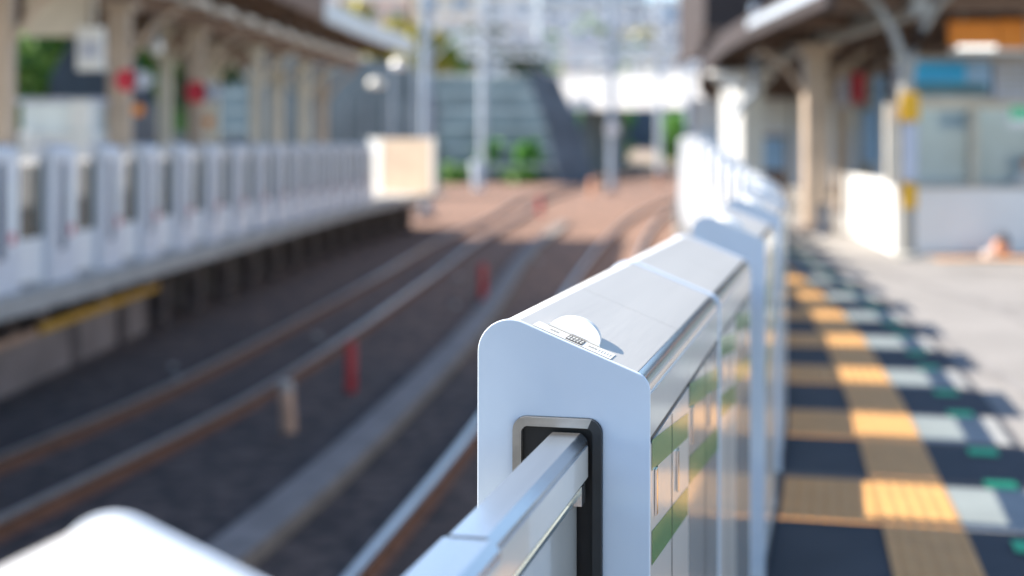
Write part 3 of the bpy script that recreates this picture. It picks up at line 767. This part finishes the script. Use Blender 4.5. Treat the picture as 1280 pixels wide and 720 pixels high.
person((7.75, 21.4, -.30), R(-50), 'person in white on the stairs, head and shoulders above the parapet at the right border', 'cloth_white', 'navy', hgt=1.6)

# ------------------------------------------------------------------ right platform furniture
# parapet round the stairs
pw = empty('stair_parapet', (5.38, 20.0, 0), 0, 'white stair parapet with sunlit left side and pale blue shaded front', 'parapet')
mb = MB(); mb.box(.12, 9, 0, .12, 0, .93); mb.build('front_wall', 'wall_white', pw, bevel=.01)
mb = MB(); mb.quad((0,0,0),(.118,0,0),(.118,0,1.02),(0,0,1.02)); a = (.55, 5.4)
mb = MB(); 
P = [(0,0),(.118,0),(.118+a[0],a[1]),(a[0],a[1])]
mb.v = [(x,y_,0) for x,y_ in P]+[(x,y_,1.02) for x,y_ in P]; mb.f = [(3,2,1,0),(4,5,6,7),(0,1,5,4),(1,2,6,5),(2,3,7,6),(3,0,4,7)]
mb.build('side_wall', 'wall_white', pw)
MB().box(.12, 9, -.03, .15, .932, .972).build('coping', 'greycol', pw)
kb = empty('stair_enclosure', (5.9, 21.6, 0), 0, 'glazed stair enclosure with cream frame behind the parapet', 'enclosure')
MB().box(0, 7, .15, .22, .2, 2.1).build('dark_backing', 'shutter', kb)
for i in range(4): MB().box(.12+i*1.06, 1.12+i*1.06, .04, .06, .9, 2.06).build('pane', 'glass_clear', kb)
for i in range(5): MB().box(.0+i*1.06, .115+i*1.06, 0, .13, 0, 2.1).build('mullion', 'cream', kb)
MB().box(-.05, 7, -.02, .16, 2.105, 2.28).build('beam', 'cream', kb)
MB().box(-.05, 7, -.02, .3, 2.80, 2.90).build('top_beam', 'cream', kb)
MB().box(-.05, 7, .12, .2, 2.285, 2.79).build('rear_board', 'lavender', kb)
bb = empty('advertising_board', (6.02, 21.45, 2.3), 0, 'bright cyan advertising board on the stair enclosure', 'advertising board')
MB().box(0, 1.2, 0, .08, 0, .52).build('board', 'pblue', bb)
MB().box(.03, .82, -.01, -.001, .18, .48).build('cyan_field', 'cyan', bb)
MB().box(.03, 1.15, -.01, -.001, .02, .165).build('dark_strip', 'teal', bb)
bb2 = empty('notice_board', (7.28, 21.45, 2.22), 0, 'pale grey notice board right of the cyan advertising board', 'notice board')
MB().box(0, .95, 0, .08, 0, .58).build('board', 'lavender', bb2)
mb = MB()
for r_ in range(5): mb.box(.08, .85-.1*(r_ % 2), -.006, -.001, .10+r_*.09, .13+r_*.09)
mb.build('text_lines', 'ink_grey', bb2)
og = empty('hanging_sign', (6.2, 20.2, 2.95), 0, 'wide orange sign hanging under the canopy at the top right', 'sign')
MB().box(0, .68, -.06, .06, 0, .34).build('panel', 'orange', og); MB().box(.70, 1.9, -.06, .06, -.05, .36).build('panel', 'orange', og)
MB().box(.02, 1.88, -.05, .05, -.11, -.052).build('underside_strip', 'wall_white', og)
for x in (.2, 1.5): MB().tube([(x,0,.36),(x,0,.62)], .02, 6).build('hanger', 'greycol', og)
fl = empty('strip_lamp', (6.80, 21.6, 2.98), 0, 'glowing white strip lamp above the cyan advertising board', 'lamp')
MB().box(0, .62, 0, .12, -.02, .08).build('tube', 'lamplit', fl); MB().box(-.02, .64, .0, .14, .082, .12).build('housing', 'greycol', fl)
for x in (.05, .55): MB().tube([(x,.06,.12),(x,.06,.60)], .012, 6).build('hanger', 'greycol', fl)
gs = empty('exit_sign', (7.0, 20.0, 1.80), 0, 'small green and white sign above the stairs at the right border', 'sign')
MB().box(0, .5, 0, .05, 0, .28).build('panel', 'wall_white', gs); MB().box(.01, .49, -.006, -.001, .1, .27).build('green_field', 'greensign', gs)
MB().tube([(.25,.02,.28),(.25,.02,1.75)], .015, 6).build('hanger', 'greycol', gs)
# bag on the floor by the parapet
bgt = empty('bag', (6.72, 19.55, 0), R(15), 'small orange bag with dark brown top leaning by the blue shaded parapet', 'bag')
bgt.scale = (.75, .75, .75)
mb = MB().lathe([(0,0),(.15,.0),(.18,.08),(.16,.22),(.10,.29),(0,.30)], 18); mb.v = [(v[0], v[1]*.6, v[2]+.013) for v in mb.v]; mb.build('pouch', 'orangepost', bgt, smooth=True)
mb = MB().lathe([(.17,.19),(.15,.29),(.08,.37),(0,.39)], 18); mb.v = [(v[0]*.8+.05, v[1]*.62, v[2]+.013) for v in mb.v]; mb.build('flap', 'hair', bgt, smooth=True)
mb = MB().lathe([(0,0),(.16,0),(.14,.1),(0,.14)], 14); mb.v = [(v[0]-.26, v[1]*.6-.05, v[2]+.013) for v in mb.v]; mb.build('white_pouch', 'cloth_white', bgt, smooth=True)
MB().tube([(-.08,0,.31),(-.06,0,.42),(.02,0,.46),(.1,0,.43),(.13,0,.36)], .012, 6).build('handle', 'hair', bgt, smooth=True)
tag(MB().box(5.7, 7.0, 18.9, 19.4, .0, .012).build('stair_tactile_paving', 'tactile'), kind='structure')
# right canopy
CAN = spl([(14, 4.2), (20, 4.2), (25, 4.15), (30, 4.35), (45, 5.9), (60, 8.3), (75, 12)])
rc = empty('platform_canopy', (0,0,0), 0, 'dark canopy roof over this platform at the top right', 'canopy')
roof(CAN, 19, 72, .12, 9, 3.62, 3.78, 'roof', 'darkroof', rc)
roof(CAN, 19, 72, 0, .115, 3.40, 3.82, 'fascia', 'darkroof', rc)
roof(CAN, 19.2, 25, -.02, -.001, 3.58, 3.72, 'gutter', 'steel_light', rc)
roof(CAN, 19.2, 70, 1.2, 1.45, 3.3, 3.61, 'beam', 'greycol', rc)
roof(CAN, 19.2, 70, 3.8, 4.05, 3.3, 3.61, 'beam', 'beam', rc)
for i in range(16):
    y = 19.6+i*3; a = off(CAN, y, 4.5); MB().box(-4.3, 4.4, -.08, .08, 3.38, 3.615, Matrix.Translation((a[0], a[1], 0)) @ Matrix.Rotation(-head(CAN, y), 4, 'Z')).build('rafter', 'beam', rc)
RC = 'canopy columns on this platform'
hall = empty('footbridge_hall', (0, 0, 0), 0, 'dark brown footbridge hall standing on the canopy of this platform', 'footbridge')
MB().box(6.1, 18, 45, 52, 4.6, 9).build('wall', 'darkroof', hall); MB().box(6.0, 18, 44.9, 44.999, 4.85, 5.2).build('girder', 'beam', hall); MB().box(5.95, 6.09, 44.9, 52, 4.4, 4.75).build('girder', 'darkroof', hall)
def ycolumn(x, y, label):
    T = empty('canopy_column', (x, y, 0), 0, label, 'column', RC)
    MB().tube([(0,0,0),(0,0,2.35)], .11, 14).build('shaft', 'greycol', T, smooth=True)
    for s_ in (-1, 1): MB().tube([(0,0,2.3),(s_*.07,0,2.75),(s_*.2,0,3.1),(s_*.42,0,3.45),(s_*.62,0,3.62)], .075, 10, .05).build('branch', 'greycol', T, smooth=True)
    MB().lathe([(.2,0),(.2,.05),(.12,.09)], 16).build('base', 'greycol', T)
    MB().box(-.13, .13, -.16, -.12, 1.86, 2.24).build('yellow_plate', 'yellow', T, bevel=.02)
    MB().box(-.10, .10, -.15, -.12, .68, 1.02).build('yellow_plate', 'yellow', T, bevel=.02)
    MB().box(-.09, .10, -.14, -.122, 1.05, 1.83).build('notice', 'lavender', T)
    MB().box(-.29, -.135, -.05, .05, 1.0, 2.1).build('lit_side_strip', 'cream', T)  # added cream strip stands in for the sunlit side of the shaft
    return T
ycolumn(5.36, 19.3, 'grey branching column carrying two yellow plates at the corner of the parapet')
column(5.33, 25, .40, 3.3, 'beige', 'thick beige column left of the branching one on this platform', RC)
wc = column(5.5, 34.0, .72, 3.3, 'wall_white', 'wide white sunlit column rising behind the far gate cabinets', RC); wc.rotation_euler = (0,0,R(38))
column(7.3, 31.5, .26, 3.3, 'beige', 'thin beige column in the middle of the shaded platform area', RC)
column(9.4, 38, .34, 3.3, 'greycol', 'grey column behind the painted lit side of the branching column', RC)
column(7.0, 44, .4, 3.3, 'beige', 'farthest beige column, right of the wide white one', RC)
pl = empty('roof_pipe', (5.12, 30.0, 2.4), 0, 'grey downpipe with shiny white ball lamp above the wide white column', 'pipe')
MB().tube([(0,0,.2),(0,0,2.1)], .09, 10).build('pipe', 'steel', pl, smooth=True)
MB().lathe([(0,.98),(.08,1.0),(.12,1.08),(.12,1.12),(.08,1.2),(0,1.22)], 16).build('ball', 'lampw', pl, smooth=True)
MB().tube([(0,0,.25),(-.25,0,.0),(-.5,0,-.35)], .06, 8).build('elbow', 'steel', pl, smooth=True)
bn = empty('litter_bin', (5.28, 24.1, 0), 0, 'slim dark bin standing at the foot of the thick beige column', 'bin')
MB().box(-.07, .07, -.1, .1, 0, .5).build('body', 'navy', bn, bevel=.01); MB().box(-.08, .08, -.11, .11, .501, .54).build('lid', 'dark', bn)
for px, D, w_, z0, z1, m, lab in [(1073,28,.22,2.35,2.95,'redsign','small red sign hanging between the columns on this platform'),(1054,28.5,.20,2.3,2.9,'lavender','small lavender sign left of the red one'),(1090,27,.34,1.2,2.2,'pblue','pale blue upright panel behind the branching column'),(1046,33,.30,.6,2.4,'wall_white','white upright panel beside the thick beige column'),(1100,26,.2,2.2,2.8,'pblue','narrow blue panel left of the cyan advertising board')]:
    x = (px-640)/F*D; T = empty('sign_panel', (x, D, 0), 0, lab, 'sign')
    MB().box(-w_/2, w_/2, -.04, .04, z0, z1).build('panel', m, T, bevel=.01)
    MB().box(-.015, .015, -.015, .015, (0 if z0 < 1.5 else z1), (z0 if z0 < 1.5 else 3.6)).build('pole', 'greycol', T)
vm = empty('vending_machine', (6.6, 36, 0), 0, 'reddish brown vending machine in the shade deep under this canopy', 'vending machine')
MB().box(-.35, .35, 0, .7, 0, 1.8).build('body', 'beam', vm, bevel=.02); MB().box(-.3, .3, -.012, -.001, .9, 1.7).build('display', 'pblue', vm); MB().box(-.2, .2, -.012, -.001, .25, .5).build('tray', 'dark', vm)
bs = empty('bench', (5.05, 40, 0), R(-8), 'low tan bench standing beyond the wide white column', 'bench')
MB().box(-.3, .3, -1, 1, .40, .46).build('seat', 'wood', bs); MB().box(.26, .3, -1, 1, .46, .9).build('backrest', 'wood', bs)
for y in (-.8, .8):
    for x in (-.25, .25): MB().box(x-.03, x+.03, y-.03, y+.03, 0, .4).build('leg', 'greycol', bs)
# platform-end screen seen behind the shade: pale panels
ps = empty('windbreak', (8.2, 52, 0), R(-10), 'blue grey windbreak with white upper board at the far end of this platform', 'windbreak')
MB().box(-1.6, 5.5, 0, .08, 0, 2.1).build('lower_panel', 'bblue', ps); MB().box(-1.6, 5.5, 0, .08, 2.11, 3.2).build('upper_panel', 'wall_white', ps)
for i in range(5): MB().box(-1.65+i*1.78, -1.55+i*1.78, -.03, -.001, 0, 3.2).build('post', 'greycol', ps)

# ------------------------------------------------------------------ poles, gantries, wires
def pole(x, y, r_, h_, m, label, base=-1.25):
    T = empty('catenary_pole', (x, y, base), 0, label, 'pole', 'catenary poles beside the tracks')
    MB().tube([(0,0,0),(0,0,h_)], r_, 12, r_*.85).build('shaft', m, T, smooth=True)
    MB().box(-r_*1.6, r_*1.6, -r_*1.6, r_*1.6, 0, .3).build('footing', 'conc', T)
    MB().tube([(0,0,h_*.52),(.9,0,h_*.60),(2.2,0,h_*.60)], .05, 6).build('bracket_arm', 'white_steel', T)
    MB().tube([(0,0,h_*.66),(2.1,0,h_*.605)], .04, 6).build('stay_rod', 'white_steel', T)
    MB().lathe([(0,h_*.60-.5),(.12,h_*.60-.45),(.12,h_*.60-.12),(0,h_*.60-.06)], 10, (2.1,0)).build('insulator', 'lampw', T)
    for z in (h_*.62, h_*.7): MB().box(-r_*1.15, r_*1.15, -r_*1.15, r_*1.15, z, z+.12).build('clamp', 'steel', T)
    return T
pole(-3.15, 52.5, .21, 11, 'steel', 'thick pale blue pole standing at the far end of the opposite platform')
pole(-2.05, 98, .24, 13, 'steel_light', 'pale pole in front of the terraced retaining wall')
pole(5.6, 80, .20, 13, 'steel', 'slim blue grey pole with a white box rising between the two tracks')
T_ = MB().box(-.34, .34, -.3, .3, 0, .6).build('signal_box', 'lampw', loc=(5.6, 79.4, 2.1)); tag(T_, 'small white signal box clamped to the slim pole between the tracks', 'signal box')
pole(11.4, 110, .26, 15, 'steel_light', 'pale pole in front of the white overpass, right of the slim one')
pole(13.4, 108, .25, 15, 'steel', 'grey pole close to the gate row, in front of the overpass')
def gantry(xa, xb, y, z, label):
    T = empty('catenary_gantry', (xa, y, z), 0, label, 'gantry', 'lattice gantries over the tracks'); L = xb-xa
    for zz in (0, .9):
        for yy in (-.3, .3): MB().box(0, L, yy-.10, yy+.10, zz, zz+.20).build('chord', 'white_steel', T)
    n = int(L/.9)
    for yy in (-.3, .3): MB().tube([(L*i/n, yy, .14 if i % 2 else .9) for i in range(n+1)], .075, 5).build('lattice', 'white_steel', T)
    for k in range(4):
        x = L*(k+.6)/4.4; MB().tube([(x,0,0),(x,0,-1.1)], .07, 8).build('dropper', 'steel', T); MB().lathe([(0,-1.5),(.13,-1.45),(.13,-1.15),(0,-1.1)], 10, (x,0)).build('insulator', 'lampw', T)
    return T
gantry(-3.4, 12.5, 80.6, 7.4, 'pale lattice gantry over the tracks, the nearer one')
gantry(-4, 16, 110, 8.2, 'pale lattice gantry over the tracks, the middle one')
gantry(-6, 10, 96, 9.6, 'pale lattice gantry over the tracks, highest in the picture')
gantry(-4, 22, 128, 8.9, 'pale lattice gantry over the tracks, farthest away')
for i, (f, o, z) in enumerate([(LTRK,0,5.2),(RTRK,0,5.2),(LTRK,0,6.2),(RTRK,0,6.2)]):
    mb = MB(); mb.tube([off(f, y, o, z) for y in range(52, 128, 6)], .05, 5)
    tag(mb.build('overhead_wire', 'steel'), ['contact wire above the far track','contact wire above the near track','upper wire above the far track','upper wire above the near track'][i], 'wire')
for x, y, z, m, lab in ((-3.78, 47.6, 4.2, 'lampw', 'round white lamp glowing in the sun beside the pale pole, the upper one'), (-4.62, 48.3, 3.6, 'sticker', 'round cream lamp lower and farther left than the white one')):
    T = empty('platform_lamp', (x, y, z), 0, lab, 'lamp')
    mb = MB().lathe([(0,-.16),(.24,-.12),(.30,0),(.22,.14),(0,.2)], 18); mb.build('globe', m, T, smooth=True)
    MB().tube([(0,0,.18),(0,0,.5),(.5,.8,.6)], .03, 6).build('arm', 'steel', T); MB().tube([(.5,.8,.6),(.5,.8,-z)], .05, 8).build('post', 'steel', T)

# ------------------------------------------------------------------ retaining wall, bridge, hill town
rw = empty('retaining_wall', (0,0,0), 0, 'grey blue terraced retaining wall beyond the end of the opposite platform', 'retaining wall')
for i in range(6):
    z0 = -1.3+i*1.35; y0 = 100+i*2.2
    MB().box(-26, 5.2-i*.62, y0, y0+2.6, z0-.02, z0+1.15).build('terrace', 'retain', rw)
    MB().box(-26, 5.3-i*.62, y0-.15, y0+2.2, z0+1.151, z0+1.45).build('coping', 'retain2', rw)
ab = MB().prism([(3.2,-1.3),(5.7,-1.3),(4.7,2.5),(3.0,6.4),(1.0,6.4),(2.4,2.5)], 0, 1.2)
tag(ab.build('bridge_abutment', 'abut', loc=(0, 97, 0)), 'dark blue sloping bridge abutment right of the terraced wall', 'abutment')
er = empty('embankment_wall', (0,0,0), 0, 'dark grey mesh covered slope behind the far end of the opposite canopy', 'embankment')
MB().prism([(-14,-1.3),(-3.9,-1.3),(-3.9,4.0),(-5.6,5.8),(-14,7.0)], 76, 77).build('slope', 'retain', er)
for i in range(9): MB().box(-13.6+i*1.15, -13.52+i*1.15, 75.9, 75.999, -1.3, 4.0).build('mesh_post', 'retain2', er)
ov = empty('road_bridge', (3.5, 122, 0.2), R(-40), 'white road bridge crossing over the tracks in the background', 'bridge')
MB().box(0, 30, 0, 7, 4.4, 4.9).build('deck', 'bridge', ov)
MB().box(-.2, 30, -.3, -.001, 4.2, 7.0).build('parapet', 'bridge', ov)
MB().box(-.2, 30, -.36, -.301, 7.0, 7.2).build('coping', 'roofwhite', ov)
for i in range(14): MB().box(.2+i*2, .28+i*2, -.25, -.17, 7.0, 8.1).build('railing_post', 'bridge', ov)
for z in (7.5, 8.05): MB().box(.2, 27, -.24, -.18, z, z+.08).build('railing', 'bridge', ov)
for x in (2.6, 14): MB().box(x, x+.7, .5, 6, -1.3, 4.39).build('pier', 'retain', ov)
tag(MB().box(-2, 34, 0, 1, -1.3, 5.2).build('cutting_wall', 'navy', loc=(0, 141, 0)), 'dark blue cutting wall in the shade beyond the white bridge', 'wall')
# trees
def tree(x, y, z, h_, cr, m, label, group='trees in the background', n=1700, name='tree', leaf=.32, stretch=1.0):
    T = empty(name, (x, y, z), 0, label, 'tree', group); rn = random.Random(int(x*13+y*7))
    tk = MB(); tk.tube([(0,0,0),(.1,0,h_*.3),(0,.1,h_*.62)], .05*h_*.5, 8, .03*h_*.4)
    cl = []
    for k in range(11):
        a = rn.uniform(0, 6.28); rr = cr*rn.uniform(.15,.75); zz = h_*rn.uniform(.38,.92)
        c = Vector((rr*math.cos(a)*stretch, rr*math.sin(a), zz)); cl.append((c, cr*rn.uniform(.3,.52)))
        tk.tube([(0,.05,h_*.4*rn.uniform(.6,1.2)), tuple(c*.6+Vector((0,0,zz*.3))), tuple(c)], .035*h_*.25, 5, .008*h_)
    tk.build('trunk', 'bark', T)
    mb = MB()
    for i in range(n):
        c, r_ = cl[rn.randrange(len(cl))]
        dv = Vector((rn.gauss(0,1), rn.gauss(0,1), rn.gauss(0,1))).normalized()*r_*rn.uniform(.5,1.08)**.6
        p = c+dv; s_ = leaf*rn.uniform(.6,1.3)
        e1 = Vector((rn.gauss(0,1), rn.gauss(0,1), rn.gauss(0,1))).normalized(); e2 = e1.cross(dv.normalized()+Vector((.01,.02,.3))).normalized()
        mb.quad(p-e1*s_-e2*s_*.5, p+e1*s_*.2-e2*s_*.6, p+e1*s_+e2*s_*.4, p-e1*s_*.3+e2*s_*.6)
    mb.build('crown', m, T)
    return T
G1 = 'trees behind the opposite platform'
for x, y, h_, cr, m, lab in [(-11.5,26,6.5,2.6,'leaf_bright','bright green tree behind the white booth'),(-12.5,33,7,3,'leaf','green tree behind the columns with red signs'),(-13,40,7.5,3.2,'leaf_dark','dark green tree behind the rear columns'),(-13.5,48,7.5,3.2,'leaf','green tree left of the last canopy columns'),(-14,57,8,3.4,'leaf_dark','dark tree behind the far end of the opposite canopy'),(-15,21,6.5,2.8,'leaf','green tree at the left border behind the opposite platform')]:
    tree(x, y, -1.3, h_, cr, m, lab, G1)
hb = empty('boundary_wall', (-10.6, 14, 0), R(-1), 'dark blue green boundary fence behind the opposite platform', 'fence')
MB().box(-.06, .06, 0, 40, -1.3, 1.9).build('panel', 'retain', hb)
for i in range(14): MB().box(.061, .12, i*3, i*3+.1, -1.3, 1.98).build('post', 'retain2', hb)
G2 = 'trees under and around the bridge'
for x, y, z, h_, cr, m, lab, n in [(8.0,133,-1.3,6.2,3.4,'leaf_bright','bright green tree seen under the white bridge',1900),(15.5,134,-1.3,6.2,2.6,'leaf_bright','green tree under the bridge near the gate row',1300),(5.0,134,-1.3,6,1.6,'leaf_bright','small light green tree at the left end of the bridge',700),(-6.2,102.2,-.2,2.0,1.3,'leaf_bright','low green shrub on the retaining wall, the left one',500),(-1.6,102.2,-.2,1.8,.9,'leaf_bright','low green shrub on the retaining wall, between the poles',400),(-9.5,102.3,-.2,2.0,1.4,'leaf_bright','low green shrub at the left end of the retaining wall',400),(-4,98.6,-1.3,1.0,1.6,'leaf','long low weeds at the foot of the retaining wall',400),(.6,98.4,-1.3,.9,1.5,'leaf','dark low weeds at the foot of the wall near the abutment',400),(1.1,102.2,-.2,1.9,1.0,'leaf_bright','low green shrub on the retaining wall, the right one',400)]:
    tree(x, y, z, h_, cr, m, lab, G2, n=n)
for x, y, z, h_, cr, m, lab in [(-10.5,120,5.5,6.5,3.2,'leaf_yellow','yellow green tree above the end of the opposite canopy'),(-14.5,124,6.5,7,3,'leaf_yellow','yellow orange tree farther left on the hillside'),(-7.2,118,6.5,5,2.2,'leaf_yellow','small yellow tree left of the thick pole'),(-2.6,122,6.6,5.0,2.4,'leaf_dark','dark green tree right of the thick pole'),(1.2,126,5.5,5.4,2.6,'leaf_dark','dark tree behind the upper end of the abutment'),(8.5,150,7.6,6.5,3.0,'leaf','green tree above the bridge on the hillside'),(14.5,152,7.6,6.6,3.0,'leaf_yellow','yellow green tree above the bridge near the dark canopy'),(4.6,152,7.6,5.2,2.4,'leaf_bright','bright green tree on the slope right of the small white house'),(11.6,147,7.6,4.6,2.2,'leaf_bright','low bright green tree just above the bridge railing'),(-5.2,132,7.0,4.6,2.2,'leaf_bright','bright green tree behind the thick pole on the slope')]:
    tree(x, y, z, h_, cr, m, lab, 'trees on the hillside', n=1300, leaf=.4)
# hillside
g = MB(); nx, ny = 30, 16
for j in range(ny+1):
    for i in range(nx+1):
        x = -90+i*7; y = 116+j*14; z = -1.4+ (min(6.8, (y-116)*.35) if x < 4 else min(9, max(0, (y-134))*.35)) + max(0, y-160)*.05
        g.v.append((x, y, z))
for j in range(ny):
    for i in range(nx): a = j*(nx+1)+i; g.f.append((a, a+1, a+nx+2, a+nx+1))
tag(g.build('hillside', 'ground'), kind='structure')
def building(x, y, z, w_, d_, h_, m, label, rz=0):
    T = empty('apartment_building', (x, y, z), rz, label, 'building', 'apartment buildings on the hillside')
    MB().box(0, w_, 0, d_, -4, h_).build('wall', m, T)
    MB().box(-.2, w_+.2, -.2, d_+.2, h_+.001, h_+.5).build('roof', 'roofwhite', T)
    fl = int(h_/3); nw = max(2, int(w_/2.8))
    for f_ in range(fl):
        for k in range(nw):
            x0 = w_*(k+.22)/nw; x1 = w_*(k+.78)/nw; z0 = f_*h_/fl+.9
            o = MB().box(x0, x1, -.03, -.001, z0, z0+1.3).build('window', 'bwin', T)
        MB().box(0, w_, -.9, -.031, f_*h_/fl-.1, f_*h_/fl+.55).build('balcony', 'roofwhite' if f_ % 2 else m, T)
    return T
B = [(-34,175,9,12,10,16,'bwhite','pale tall building far left above the opposite canopy'),(-21,168,9,9,9,13,'bpink','pinkish building above the white fascia of the opposite canopy'),(-11.5,165,9,7.5,9,11,'bcream','cream building between the canopy and the thick pole'),(-3.6,168,9,6.5,9,14,'bwhite','white building behind the pale pole near the terraced wall'),(3.3,172,9.5,7,9,15,'bblue','blue grey building above the dark abutment'),(10.6,176,9.5,6,9,16,'bwhite','white building behind the slim pole'),(17,170,9.5,8,9,9,'bblue','low blue building above the bridge'),(25.5,176,9.5,11,10,17,'bwhite','large white building right of the bridge behind the canopy'),(37,180,9.5,14,10,14,'bcream','cream building hidden deep behind this canopy')]
for x, y, z, w_, d_, h_, m, lab in B: building(x, y, z, w_, d_, h_, m, lab)
for x, y, z, w_, h_, m, lab in [(-9,140,8,5,3.6,'bcream','small cream house on the slope left of the pale pole'),(-1.5,143,8,5,3.4,'bwhite','small white house on the slope above the terraced wall'),(5.5,146,8,4.5,3.8,'bpink','small pinkish house on the slope above the bridge'),(18.6,146,8,7,3.8,'bwhite','small white house near the dark canopy above the bridge')]:
    T = empty('house', (x, y, z), 0, lab, 'house', 'small houses on the slope')
    MB().box(0, w_, 0, 5, -3, h_).build('wall', m, T); MB().prism([(-.3,h_+.01),(w_+.3,h_+.01),(w_/2,h_+1.6)], -.3, 5.3).build('roof', 'lavender', T)
    for k in range(2): MB().box(.6+k*w_*.5, 1.7+k*w_*.5, -.03, -.001, 1.0, 2.3).build('window', 'bwin', T)
